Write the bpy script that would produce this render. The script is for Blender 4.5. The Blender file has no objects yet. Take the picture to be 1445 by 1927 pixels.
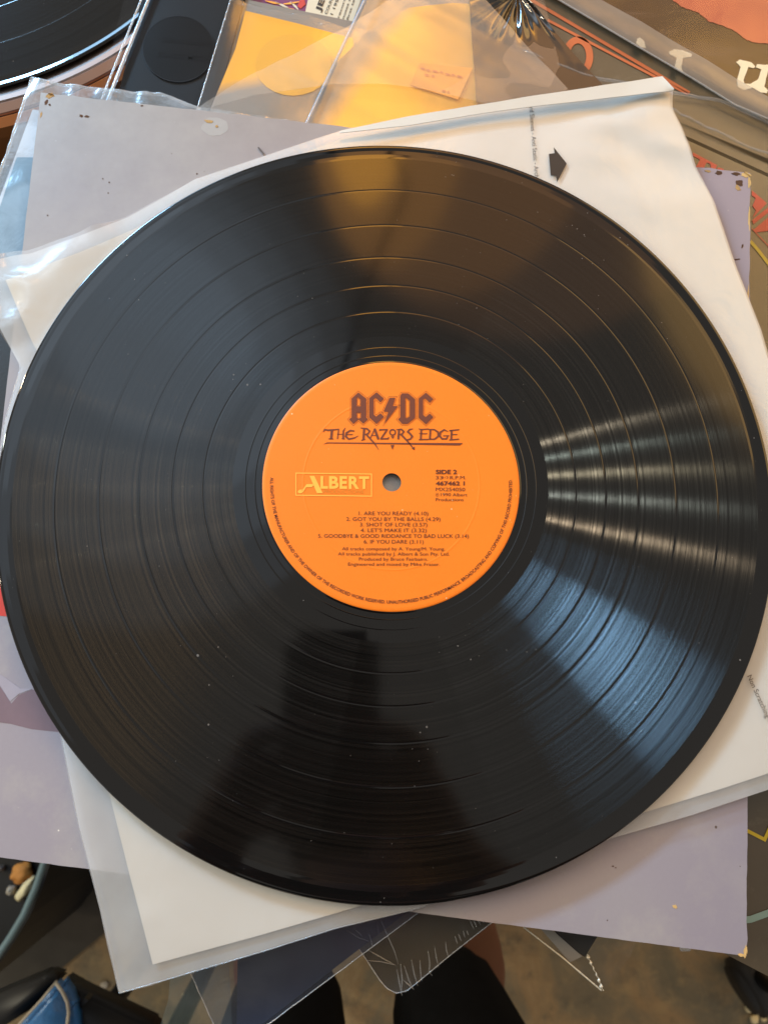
import bpy, bmesh, math, random
import numpy as np
from mathutils import Vector, Matrix, noise
from mathutils.geometry import tessellate_polygon
from mathutils.bvhtree import BVHTree

sc = bpy.context.scene
COL = sc.collection
random.seed(7)

# ------------------------------------------------------------------ camera
W0, H0, F = 1445.0, 1927.0, 1338.0          # photograph size and focal length in its pixels
TILT, ROLL = 0.2128295, 0.1710401
def _rx(a): return Matrix.Rotation(a, 3, 'X')
def _rz(a): return Matrix.Rotation(a, 3, 'Z')
CR = _rz(-ROLL) @ _rx(TILT) @ _rz(ROLL)
CP = _rz(-ROLL) @ Vector((-0.0010022, -0.0699464, 0.2679605))
cam = bpy.data.cameras.new('camera'); camo = bpy.data.objects.new('camera', cam); COL.objects.link(camo)
camo.matrix_world = Matrix.Translation(CP) @ CR.to_4x4()
cam.sensor_fit = 'VERTICAL'; cam.sensor_height = 24.0; cam.sensor_width = 18.0
cam.lens = 24.0 * F / H0
cam.clip_start = 0.01; cam.clip_end = 100
cam.dof.use_dof = True; cam.dof.focus_distance = 0.285; cam.dof.aperture_fstop = cam.lens / 1000 / 0.0017
sc.camera = camo

def ray(px, py):
    return CR @ Vector(((px - W0/2) / F, -(py - H0/2) / F, -1.0))
def P(px, py, z=0.0):
    """point of the place at height z that lies under pixel (px, py) of the photograph"""
    d = ray(px, py); return CP + d * ((z - CP.z) / d.z)
def mirror(px, py, h):
    """point at height h that the record (plane z = 0) mirrors at this pixel"""
    p = P(px, py, 0); d = (p - CP).normalized(); d.z = -d.z
    return p + d * (h / d.z)

# ------------------------------------------------------------------ world and lamps
w = bpy.data.worlds.new('World'); sc.world = w; w.use_nodes = True
bg = w.node_tree.nodes['Background']; bg.inputs[0].default_value = (1.0, 0.93, 0.84, 1); bg.inputs[1].default_value = 0.46
sc.view_settings.view_transform = 'Standard'; sc.view_settings.look = 'None'
sc.view_settings.exposure = -0.10; sc.view_settings.gamma = 1.0; sc.view_settings.use_curve_mapping = False
sc.cycles.max_bounces = 12; sc.cycles.transparent_max_bounces = 24; sc.cycles.caustics_reflective = False
sc.cycles.caustics_refractive = False; sc.cycles.sample_clamp_indirect = 6.0

def area(name, loc, target, sx, sy, radiance, colour, spread=math.pi, shape='RECTANGLE'):
    l = bpy.data.lights.new(name, 'AREA'); l.shape = shape; l.size = sx; l.size_y = sy
    l.energy = radiance * math.pi * sx * sy * 1.0; l.color = colour; l.spread = spread
    o = bpy.data.objects.new(name, l); COL.objects.link(o); o.location = loc
    o.rotation_euler = (Vector(target) - Vector(loc)).to_track_quat('-Z', 'Y').to_euler()
    return o
# cool daylight from the left, warm light through an amber shade beyond, warm daylight from the right
area('window_light', (-1.12, 1.50, 0.86), (0, 0, 0), 1.30, .22, 11.0, (0.38, 0.68, 1.0), shape='ELLIPSE')
area('window_core', (-1.10, 1.46, 0.84), (0, 0, 0), .56, .17, 125.0, (0.33, 0.65, 1.0), shape='ELLIPSE')
# the amber shade beyond, brightest at its heart
for nm, px, py, h, sx, sy, L, c in (('amber_core', 690, 140, 1.30, .24, .64, 4.2, (1.0, .44, .03)), ('amber_light', 735, 190, 1.32, .42, .85, 1.1, (1.0, .42, .04)),
                                    ('amber_glow', 860, 210, 1.38, .80, 1.0, .75, (1.0, .42, .08)), ('amber_haze', 990, 240, 1.44, 1.25, 1.2, .50, (1.0, .42, .12))):
    area(nm, mirror(px, py, h), (0, 0.1, 0), sx, sy, L, c, shape='ELLIPSE')
for nm, px, py, h, sx, L in (('sky_core', 300, 640, 1.98, .62, .55), ('sky_light', 275, 665, 2.0, .98, .50), ('sky_glow', 250, 690, 2.02, 1.30, .42), ('sky_haze', 235, 720, 2.04, 1.65, .32)):
    area(nm, mirror(px, py, h), (0, 0, 0), sx, sx*1.12, L, (0.62, 0.80, 1.0), shape='ELLIPSE')
area('warm_light', (1.75, 1.25, 1.45), (0.1, 0, 0), 2.1, 1.9, 2.4, (1.0, 0.57, 0.16), shape='ELLIPSE')
# unseen small lamps far to the left, stretched and tinted to streak the vinyl
for k, (az, L, tint) in enumerate(((10, 330, (1, .84, .60)), (3.5, 200, (.84, .96, .84)), (-3.5, 340, (1, .86, .58)), (-11, 230, (.86, .92, .80)), (-20, 400, (1, .76, .50)))):
    a = math.radians(az+180-9)
    area('streak_lamp', (2.6*math.cos(a), 2.6*math.sin(a), 1.22), (0, 0, 0), .017, .85, L, tint)

# ------------------------------------------------------------------ materials
def lin(r, g, b):
    f = lambda c: (c/255/12.92) if c/255 <= .04045 else ((c/255+.055)/1.055)**2.4
    return (f(r), f(g), f(b), 1)
class NT:
    def __init__(s, name):
        s.m = bpy.data.materials.new(name); s.m.use_nodes = True; s.t = s.m.node_tree; s.n = s.t.nodes; s.n.clear()
        s.out = s.add('ShaderNodeOutputMaterial')
    def add(s, typ, **kw):
        n = s.n.new(typ)
        for k, v in kw.items():
            if k in ('operation', 'blend_type', 'direction_type', 'axis', 'noise_dimensions', 'data_type', 'feature', 'distribution', 'wave_type', 'interpolation_type', 'clamp'): setattr(n, k, v)
        return n
    def link(s, a, b): s.t.links.new(a, b)
    def setv(s, sock, v):
        if hasattr(v, 'is_output'): s.link(v, sock)
        elif isinstance(v, (tuple, list)) and len(v) == 3 and sock.type == 'RGBA': sock.default_value = (*v, 1)
        else: sock.default_value = v
    def math(s, op, a, b=None, clamp=False):
        n = s.add('ShaderNodeMath', operation=op); n.use_clamp = clamp
        s.setv(n.inputs[0], a)
        if b is not None: s.setv(n.inputs[1], b)
        return n.outputs[0]
    def coord(s): return s.add('ShaderNodeTexCoord').outputs['Object']
    def noise(s, scale, detail=4, rough=.6, vec=None, dist=0.0):
        n = s.add('ShaderNodeTexNoise'); n.inputs['Scale'].default_value = scale; n.inputs['Detail'].default_value = detail
        n.inputs['Roughness'].default_value = rough; n.inputs['Distortion'].default_value = dist
        s.link(vec if vec is not None else s.coord(), n.inputs['Vector']); return n.outputs['Fac']
    def ramp(s, fac, stops, const=False):
        n = s.add('ShaderNodeValToRGB'); s.link(fac, n.inputs[0]); e = n.color_ramp.elements
        if const: n.color_ramp.interpolation = 'CONSTANT'
        while len(e) < len(stops): e.new(.5)
        for el, (p, c) in zip(e, stops): el.position = p; el.color = c if len(c) == 4 else (*c, 1)
        return n.outputs[0]
    def mix(s, fac, a, b, blend='MIX'):
        n = s.add('ShaderNodeMix', data_type='RGBA', blend_type=blend)
        s.setv(n.inputs[0], fac); s.setv(n.inputs[6], a); s.setv(n.inputs[7], b); return n.outputs[2]
    def bump(s, h, strength, dist):
        n = s.add('ShaderNodeBump'); n.inputs['Strength'].default_value = strength; n.inputs['Distance'].default_value = dist
        s.link(h, n.inputs['Height']); return n.outputs[0]
    def bsdf(s, col, rough, spec=.5, metal=0.0, normal=None, coat=0, coat_rough=.05, trans=None):
        n = s.add('ShaderNodeBsdfPrincipled'); s.setv(n.inputs['Base Color'], col); s.setv(n.inputs['Roughness'], rough)
        n.inputs['Specular IOR Level'].default_value = spec; n.inputs['Metallic'].default_value = metal
        n.inputs['Coat Weight'].default_value = coat; n.inputs['Coat Roughness'].default_value = coat_rough
        if normal is not None: s.link(normal, n.inputs['Normal'])
        return n.outputs[0]
    def mixs(s, fac, a, b):
        n = s.add('ShaderNodeMixShader'); s.setv(n.inputs[0], fac); s.link(a, n.inputs[1]); s.link(b, n.inputs[2]); return n.outputs[0]
    def done(s, sh): s.link(sh, s.out.inputs[0]); return s.m

def plain(name, col, rough=.6, spec=.5, metal=0.0, var=.12, scale=60, bump=0.0, bscale=900, coat=0, coat_rough=.05):
    t = NT(name); n = t.noise(scale, 5)
    c = t.mix(n, tuple(x*(1-var) for x in col[:3]), tuple(min(1, x*(1+var)) for x in col[:3]))
    nm = t.bump(t.noise(bscale, 3), bump, .001) if bump else None
    return t.done(t.bsdf(c, rough, spec, metal, nm, coat, coat_rough))

def film(name, haze=.15, hazecol=(.8, .82, .86), gloss=.12, rough=.12, tint=(1, 1, 1), bump=.15, bscale=90, trans=.5, edge=1.6):
    """thin plastic: clear part, milky part and a sheen"""
    t = NT(name)
    tr = t.add('ShaderNodeBsdfTransparent'); tr.inputs[0].default_value = (*tint, 1)
    nm = t.bump(t.noise(bscale, 4, .5, dist=.6), bump, .002)
    d = t.add('ShaderNodeBsdfDiffuse'); t.setv(d.inputs[0], hazecol); t.link(nm, d.inputs['Normal'])
    tl = t.add('ShaderNodeBsdfTranslucent'); t.setv(tl.inputs[0], hazecol)
    milky = t.mixs(trans, d.outputs[0], tl.outputs[0])
    hz = t.math('MULTIPLY', t.math('ADD', t.math('MULTIPLY', t.noise(35, 5), .7), .65), haze, True)
    body = t.mixs(hz, tr.outputs[0], milky)
    g = t.add('ShaderNodeBsdfGlossy'); g.inputs['Roughness'].default_value = rough; t.link(nm, g.inputs['Normal'])
    lw = t.add('ShaderNodeLayerWeight'); lw.inputs['Blend'].default_value = .5; t.link(nm, lw.inputs['Normal'])
    fac = t.math('ADD', t.math('MULTIPLY', t.math('POWER', lw.outputs['Facing'], 5.0), 1.0-gloss), gloss, True)
    return t.done(t.mixs(fac, body, g.outputs[0]))

def vinyl_smooth(name, rough=.07):
    t = NT(name)
    v = t.add('ShaderNodeTexVoronoi'); v.inputs['Scale'].default_value = 260; t.link(t.coord(), v.inputs['Vector'])
    dust = t.math('LESS_THAN', v.outputs['Distance'], t.math('MULTIPLY', t.math('POWER', t.noise(37, 3), 5.2), .8))
    c = t.mix(dust, (.0045, .0042, .0042), (.16, .15, .14))
    r = t.math('ADD', t.math('MULTIPLY', t.noise(30, 6), .06), rough - .03)
    return t.done(t.bsdf(c, r, .55))

def vinyl_groove(name='vinyl_grooves', spread=.150, wall=.86, strength=.016):
    t = NT(name)
    co = t.coord()
    sep = t.add('ShaderNodeSeparateXYZ'); t.link(co, sep.inputs[0])
    rad = t.math('SQRT', t.math('ADD', t.math('POWER', sep.outputs[0], 2.0), t.math('POWER', sep.outputs[1], 2.0)))
    def ring(freq, detail):
        n = t.add('ShaderNodeTexNoise', noise_dimensions='1D'); n.inputs['Detail'].default_value = detail; n.inputs['Roughness'].default_value = .7
        n.inputs['Scale'].default_value = 1.0; t.link(t.math('MULTIPLY', rad, freq), n.inputs['W']); return n.outputs['Fac']
    loud = ring(1000, 7); fine = ring(6500, 2); slow = ring(190, 3); grain = t.noise(2600, 2, .7)
    tan = t.add('ShaderNodeTangent'); tan.direction_type = 'RADIAL'; tan.axis = 'Z'
    v = t.add('ShaderNodeTexVoronoi'); v.inputs['Scale'].default_value = 330; t.link(co, v.inputs['Vector'])
    dust = t.math('LESS_THAN', v.outputs['Distance'], t.math('MULTIPLY', t.math('POWER', t.noise(41, 3), 5.2), .85))
    base = t.mix(dust, (.0022, .0021, .0020), (.11, .10, .09))
    mirror_part = t.bsdf(base, .095, .43)
    band = t.math('MULTIPLY', t.math('MULTIPLY', t.math('POWER', loud, 1.9), t.math('ADD', fine, .55)), t.math('MULTIPLY', t.math('ADD', slow, .5), t.math('ADD', t.math('MULTIPLY', grain, 1.3), .40)))
    gcol = t.ramp(band, [(0.10, (.0012, .0012, .0012, 1)), (.48, (strength, strength, strength, 1))])
    tr_ = t.ramp(t.math('MULTIPLY', rad, 1/.15), [(.40, (1, 1, 1, 1)), (.62, (.72, .72, .72, 1)), (.80, (.62, .62, .62, 1)), (.97, (.58, .58, .58, 1))])
    gcol = t.mix(1.0, gcol, tr_, 'MULTIPLY')          # sheen colour dimmed outward, painting the fade of the blue highlight
    radial = t.add('ShaderNodeCombineXYZ')
    t.link(t.math('DIVIDE', sep.outputs[0], rad), radial.inputs[0]); t.link(t.math('DIVIDE', sep.outputs[1], rad), radial.inputs[1])
    geo = t.add('ShaderNodeNewGeometry')
    sh = mirror_part
    for sg in (1, -1):                   # the two walls of every groove
        sc2 = t.add('ShaderNodeVectorMath', operation='SCALE'); t.link(radial.outputs[0], sc2.inputs[0]); sc2.inputs[3].default_value = sg*wall
        ad = t.add('ShaderNodeVectorMath', operation='ADD'); t.link(sc2.outputs[0], ad.inputs[0]); t.link(geo.outputs['Normal'], ad.inputs[1])
        no = t.add('ShaderNodeVectorMath', operation='NORMALIZE'); t.link(ad.outputs[0], no.inputs[0])
        g = t.add('ShaderNodeBsdfAnisotropic'); g.distribution = 'GGX'
        g.inputs['Roughness'].default_value = spread; g.inputs['Anisotropy'].default_value = .64; g.inputs['Rotation'].default_value = 0.0
        t.link(tan.outputs[0], g.inputs['Tangent']); t.link(no.outputs[0], g.inputs['Normal']); t.link(gcol, g.inputs['Color'])
        a = t.add('ShaderNodeAddShader'); t.link(sh, a.inputs[0]); t.link(g.outputs[0], a.inputs[1]); sh = a.outputs[0]
    return t.done(sh)

def lilac_mat():
    t = NT('lilac_print')
    co = t.coord(); s = t.add('ShaderNodeSeparateXYZ'); t.link(co, s.inputs[0])
    n1 = t.noise(7, 3); n2 = t.noise(700, 2); n3 = t.noise(26, 6, .7)
    c = t.ramp(n1, [(.3, (.31, .28, .345)), (.52, (.345, .32, .355)), (.72, (.385, .365, .375))])
    c = t.mix(t.math('MULTIPLY', t.math('SUBTRACT', n3, .50, True), 2.6, True), c, (.46, .435, .405))
    c = t.mix(t.math('MULTIPLY', n2, .16), c, (.22, .19, .24))
    # grubby greyer band along the top left of the print
    band = t.math('MULTIPLY', t.math('SUBTRACT', t.math('SUBTRACT', s.outputs[1], t.math('MULTIPLY', s.outputs[0], .45)), .10, True), 6.0, True)
    c = t.mix(band, c, t.ramp(t.noise(18, 5, .7), [(.32, (.235, .205, .180)), (.5, (.285, .255, .225)), (.70, (.345, .312, .275))]))
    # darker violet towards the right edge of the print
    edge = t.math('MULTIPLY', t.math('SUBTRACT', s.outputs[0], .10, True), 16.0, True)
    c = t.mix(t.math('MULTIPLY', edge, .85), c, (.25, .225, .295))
    v = t.add('ShaderNodeTexVoronoi'); v.inputs['Scale'].default_value = 150; t.link(co, v.inputs['Vector'])
    sp = t.math('LESS_THAN', v.outputs['Distance'], t.math('MULTIPLY', t.math('POWER', t.noise(30, 3), 5.5), 1.0))
    c = t.mix(sp, c, (.12, .09, .08))
    v2 = t.add('ShaderNodeTexVoronoi'); v2.inputs['Scale'].default_value = 190; t.link(co, v2.inputs['Vector'])
    sp2 = t.math('LESS_THAN', v2.outputs['Distance'], t.math('MULTIPLY', t.math('POWER', t.noise(23, 3), 6.0), .8))
    c = t.mix(sp2, c, (.72, .68, .63))
    nm = t.bump(t.noise(420, 3), .04, .001)
    return t.done(t.bsdf(c, .38, .45, normal=nm))

def paper_white():
    t = NT('white_paper'); n = t.noise(9, 4)
    c = t.mix(n, (.665, .64, .585), (.755, .73, .675))
    return t.done(t.bsdf(c, .55, .35, normal=t.bump(t.noise(14, 3, .5, dist=.8), .25, .004)))

def olive_mat(name, c0, c1):
    t = NT(name); co = t.coord()
    n = t.noise(22, 6, .65); c = t.mix(n, c0, c1)
    sm = t.math('MULTIPLY', t.math('SUBTRACT', t.noise(55, 7, .75, dist=1.0), .55, True), 3.0, True)
    c = t.mix(t.math('MULTIPLY', sm, .5), c, (.22, .20, .16))
    r = t.math('ADD', t.math('MULTIPLY', t.noise(40, 4), .25), .22)
    return t.done(t.bsdf(c, r, .6, normal=t.bump(t.noise(120, 4), .1, .001), coat=.2, coat_rough=.25))

def brown_mat():
    t = NT('brown_print'); co = t.coord()
    mp = t.add('ShaderNodeMapping'); mp.inputs['Rotation'].default_value = (0, 0, math.radians(26)); mp.inputs['Scale'].default_value = (10, 60, 1)
    t.link(co, mp.inputs[0])
    st = t.noise(1.0, 6, .65, vec=mp.outputs[0], dist=1.2)
    big = t.noise(11, 4)
    c = t.ramp(big, [(.3, (.030, .015, .006)), (.5, (.066, .030, .007)), (.68, (.12, .058, .009))])
    c = t.mix(t.math('MULTIPLY', t.math('SUBTRACT', st, .5, True), 3.0, True), c, (.17, .10, .06))
    return t.done(t.bsdf(c, .35, .35))
def flesh_mat():
    t = NT('pink_print'); n = t.noise(14, 5, .6)
    c = t.ramp(n, [(.32, (.38, .065, .035)), (.5, (.50, .105, .045)), (.7, (.58, .155, .055))])
    return t.done(t.bsdf(c, .35, .5))

def concrete():
    t = NT('stained_concrete'); co = t.coord()
    a = t.noise(5.2, 7, .62, dist=.5); b = t.noise(30, 7, .7, dist=.4); f = t.noise(160, 4, .7)
    c = t.ramp(a, [(.36, (.13, .12, .085)), (.48, (.20, .16, .10)), (.57, (.30, .20, .10)), (.68, (.40, .30, .17))])
    c = t.mix(t.math('MULTIPLY', t.math('SUBTRACT', b, .50, True), 3.2, True), c, (.36, .26, .13))
    c = t.mix(t.math('MULTIPLY', t.math('SUBTRACT', t.noise(19, 6, .7), .52, True), 4.0, True), c, (.09, .08, .06))
    c = t.mix(t.math('MULTIPLY', f, .3), c, (.09, .07, .045))
    return t.done(t.bsdf(c, .75, .3, normal=t.bump(b, .3, .01)))

M = {}
M['groove'] = vinyl_groove(); M['smooth'] = vinyl_smooth('vinyl_smooth', .06); M['rim'] = vinyl_smooth('vinyl_rim', .05)
def label_mat():
    t = NT('orange_label_paper'); g = t.noise(1900, 3, .7); b = t.noise(45, 4)
    c = t.mix(b, (.93, .218, .010), (.97, .240, .013)); c = t.mix(t.math('MULTIPLY', t.math('SUBTRACT', g, .5, True), 1.1, True), c, (.72, .15, .010))
    v = t.add('ShaderNodeTexVoronoi'); v.inputs['Scale'].default_value = 330; t.link(t.coord(), v.inputs['Vector'])
    sp = t.math('LESS_THAN', v.outputs['Distance'], t.math('MULTIPLY', t.math('POWER', t.noise(60, 3), 6.0), 1.0))
    c = t.mix(sp, c, (.95, .55, .28))
    return t.done(t.bsdf(c, .45, .4, normal=t.bump(t.noise(700, 4, .7), .10, .0006)))
M['orange'] = label_mat()
M['ink'] = plain('dark_brown_ink', (.12, .030, .014), .5, .4, var=.1)
M['ink_logo'] = plain('brown_logo_ink', (.165, .042, .020), .5, .4, var=.1)
M['yink'] = plain('yellow_ink', (.95, .50, .07), .45, .4, var=.03)
M['yink_dark'] = plain('ochre_ink', (.72, .27, .02), .45, .4, var=.05)
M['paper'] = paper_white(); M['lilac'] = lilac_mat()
M['black_ink'] = plain('black_ink', (.03, .024, .022), .5, .4)
M['grey_ink'] = plain('grey_ink', (.10, .085, .08), .5, .4)
M['kraft'] = plain('worn_cardboard', (.42, .27, .12), .9, .1, var=.35, scale=260, bump=.5, bscale=900)
M['kraft_dark'] = plain('worn_cardboard_dark', (.10, .055, .035), .9, .1, var=.5, scale=300, bump=.5, bscale=900)
M['halo'] = plain('damp_mark', (.36, .34, .325), .55, .3, var=.15, scale=80)
M['cream_edge'] = plain('raw_board_edge', (.62, .42, .18), .9, .1, var=.25, scale=200)
M['olive'] = olive_mat('olive_print', (.055, .047, .031), (.088, .074, .050))
M['olive_dark'] = olive_mat('dark_olive_print', (.030, .027, .020), (.052, .046, .034))
M['black_card'] = plain('black_card', (.009, .0083, .0076), .5, .12, var=.2, scale=40)
M['black_matte'] = plain('black_matte', (.006, .006, .006), .6, .35, var=.2, scale=40, bump=.1)
M['black_gloss'] = plain('black_gloss', (.005, .0047, .0044), .3, .12, var=.2, scale=40)
M['brown'] = brown_mat(); M['flesh'] = flesh_mat()
M['cream_ink'] = plain('cream_ink', (.82, .70, .48), .5, .4, var=.06, scale=200)
M['orange_ink'] = plain('orange_ink', (.52, .13, .045), .5, .5, var=.08)
M['teal_ink'] = plain('teal_ink', (.22, .36, .36), .5, .5, var=.08)
M['red_ink'] = plain('red_ink', (.52, .045, .030), .5, .5, var=.08)
M['yellow_ink'] = plain('lemon_ink', (.52, .42, .025), .5, .5, var=.08)
M['red_print'] = plain('red_print', (.70, .06, .045), .4, .5, var=.06)
M['mauve_print'] = plain('mauve_print', (.20, .14, .17), .4, .5, var=.3, scale=40)
M['pale_print'] = plain('pale_print', (.36, .335, .40), .4, .5, var=.2, scale=60)
M['film_inner'] = film('milky_inner_film', .24, (.80, .805, .80), .08, .24, bump=.22, bscale=55, trans=.35)
M['film_back'] = film('milky_back_film', .55, (.90, .93, .95), .04, .25, bump=.2, bscale=50, trans=.35)
M['film_clear'] = film('clear_film', .02, (.70, .74, .78), .022, .14, bump=.2, bscale=40)
M['film_thin'] = film('thin_clear_film', .006, (.75, .80, .86), .006, .2, bump=.2, bscale=40)
M['film_outer'] = film('clear_outer_film', .14, (.80, .88, .95), .14, .16, bump=.4, bscale=45)
M['film_frost'] = film('frosted_film', .035, (.80, .78, .76), .08, .2, bump=.25, bscale=24, trans=.3)
M['film_frost2'] = film('frosted_front_film', .12, (.85, .80, .72), .045, .25, bump=.22, bscale=26, trans=.3)
M['film_liner'] = film('thin_liner_film', .05, (.85, .80, .72), .04, .2, bump=.2, bscale=24, trans=.3)
M['film_flap'] = film('frosted_flap_film', .36, (.60, .50, .40), .07, .3, bump=.2, bscale=30, trans=.3)
M['film_teal'] = film('teal_tinted_film', .22, (.30, .42, .44), .06, .15, bump=.2, bscale=40)
M['film_navy'] = film('blue_tinted_film', .16, (.22, .28, .42), .06, .16, tint=(.8, .85, .95), bump=.3, bscale=30)
M['glint'] = film('bright_film_edge', .26, (.80, .86, .93), .14, .22, bump=.1, bscale=200, trans=.3)
M['crinkle'] = film('film_crinkle', .10, (.75, .80, .86), .10, .2, bump=.1, bscale=200, trans=.3)
M['weld'] = film('warm_weld', .6, (.92, .86, .70), .25, .15, bump=.1, bscale=200, trans=.3)
M['blue_edge'] = film('blue_film_edge', .6, (.36, .60, .92), .20, .15, bump=.05, bscale=200, trans=.2)
M['pale_card'] = plain('pale_grey_card', (.52, .58, .66), .5, .4, var=.08)
M['sky_tint_card'] = plain('sky_tint_card', (.08, .19, .28), .4, .5, var=.25, scale=30)  # blue tint painted in for the sky reflected by the film
M['navy'] = plain('navy_card', (.013, .016, .032), .4, .5, var=.3, scale=12)
M['silver_card'] = plain('grey_sleeve_card', (.20, .19, .175), .35, .5, var=.2, scale=20)
def gold_mat(name, ax, ay, c0, k, right):
    # yellow print fading softly to grey on one side and to ochre on the other
    t = NT(name); sp = t.add('ShaderNodeSeparateXYZ'); t.link(t.coord(), sp.inputs[0])
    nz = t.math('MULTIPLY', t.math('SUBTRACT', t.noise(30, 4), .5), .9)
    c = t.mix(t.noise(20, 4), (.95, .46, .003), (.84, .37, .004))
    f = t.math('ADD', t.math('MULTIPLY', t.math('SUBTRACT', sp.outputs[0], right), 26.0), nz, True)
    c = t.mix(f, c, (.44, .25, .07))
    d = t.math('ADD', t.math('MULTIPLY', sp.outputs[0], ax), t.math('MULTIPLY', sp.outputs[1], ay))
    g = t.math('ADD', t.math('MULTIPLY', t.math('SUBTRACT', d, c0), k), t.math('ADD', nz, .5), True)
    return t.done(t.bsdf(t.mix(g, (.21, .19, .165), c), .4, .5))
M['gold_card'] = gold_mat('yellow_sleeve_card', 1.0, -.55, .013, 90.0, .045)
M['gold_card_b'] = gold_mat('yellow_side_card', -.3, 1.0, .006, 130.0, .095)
M['wrap_gloss'] = plain('wrap_gloss', (.012, .010, .008), .10, 1.0, var=.2, scale=40)
M['ochre_card'] = plain('ochre_sleeve_card', (.80, .39, .008), .4, .5, var=.15, scale=14)
M['peach'] = plain('peach_sticker_paper', (.88, .37, .055), .5, .4, var=.04)
M['peach_ink'] = plain('peach_sticker_ink', (.66, .20, .06), .5, .4, var=.04)
M['sticker_cream'] = plain('cream_sticker_paper', (.64, .57, .43), .5, .4, var=.05)
M['purple'] = plain('purple_print', (.16, .035, .13), .35, .5, var=.3, scale=80)
M['steel'] = plain('brushed_rim_metal', (.46, .38, .35), .36, .5, 1.0, var=.08, scale=20)
M['copper'] = plain('copper_rim_metal', (.50, .33, .27), .36, .5, 1.0, var=.1, scale=20)
M['amber_rim'] = plain('orange_lacquer', (.42, .165, .055), .35, .5, .25, var=.12, scale=20)
M['table'] = plain('black_table_paint', (.012, .011, .011), .5, .4, var=.3, scale=20, bump=.1)
M['concrete'] = concrete()
M['mat'] = plain('floor_shade_dark', (.060, .054, .046), .85, .2, var=.25, scale=30, bump=.3)  # dark colour that paints the shade lying on the floor
M['dark_bag'] = plain('black_plastic', (.005, .005, .006), .5, .4, var=.4, scale=20)
M['teal_rod'] = plain('pale_teal_paint', (.13, .19, .20), .4, .5, var=.1)
M['scrap_orange'] = plain('orange_scrap', (.50, .21, .05), .7, .3, var=.4, scale=90)
M['scrap_cream'] = plain('cream_scrap', (.70, .60, .36), .7, .3, var=.1)
M['blue_leather'] = plain('blue_leather', (.035, .16, .40), .34, .6, var=.35, scale=90, bump=.9, bscale=160)
M['piping'] = plain('cream_piping', (.42, .37, .30), .7, .3, var=.2, scale=200)
M['cloth'] = plain('black_cloth', (.008, .008, .009), .95, .1, var=.4, scale=50, bump=.4, bscale=800)
M['shirt'] = plain('dark_shirt_cloth', (.016, .015, .015), .95, .1, var=.3, scale=50)
M['skin'] = plain('skin', (.16, .055, .030), .55, .4, var=.15, scale=40)
M['hair'] = plain('dark_hair', (.012, .009, .007), .6, .4)
M['phone'] = plain('black_phone_glass', (.004, .004, .005), .3, .5)
M['metal_dark'] = plain('dark_metal', (.03, .03, .033), .3, .5, .8)
M['rubber'] = plain('black_rubber', (.010, .009, .009), .55, .4, var=.2)

# ------------------------------------------------------------------ object helpers
def tag(o, label, cat, group=None, kind=None):
    if label: o['label'] = label
    if cat: o['category'] = cat
    if group: o['group'] = group
    if kind: o['kind'] = kind
    return o
def thing(name, loc, label, cat, group=None):
    o = bpy.data.objects.new(name, None); COL.objects.link(o); o.location = loc; o.empty_display_size = .02
    bpy.context.view_layer.update()
    return tag(o, label, cat, group)
def link(name, me, mats, parent=None, smooth=False):
    if not isinstance(mats, (list, tuple)): mats = [mats]
    for m in mats: me.materials.append(m)
    if smooth:
        for p in me.polygons: p.use_smooth = True
        if smooth == 'sheet': me.set_sharp_from_angle(angle=math.radians(50))
    o = bpy.data.objects.new(name, me); COL.objects.link(o)
    if parent is not None:
        o.parent = parent
        off = Vector((0, 0, 0)); q = parent
        while q is not None: off += q.location; q = q.parent
        # meshes are written in world coordinates: bring them to the parent's
        me.transform(Matrix.Translation(-off))
    return o
def obj(name, bm, mats, parent=None, smooth=False):
    me = bpy.data.meshes.new(name); bm.normal_update(); bm.to_mesh(me); bm.free()
    return link(name, me, mats, parent, smooth)
def from_vf(name, V, Fc, mats, parent=None, smooth=False):
    me = bpy.data.meshes.new(name); me.from_pydata([tuple(v) for v in V], [], Fc); me.update()
    return link(name, me, mats, parent, smooth)
def grow(bm, tri=True): bmesh.ops.recalc_face_normals(bm, faces=bm.faces)

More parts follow.
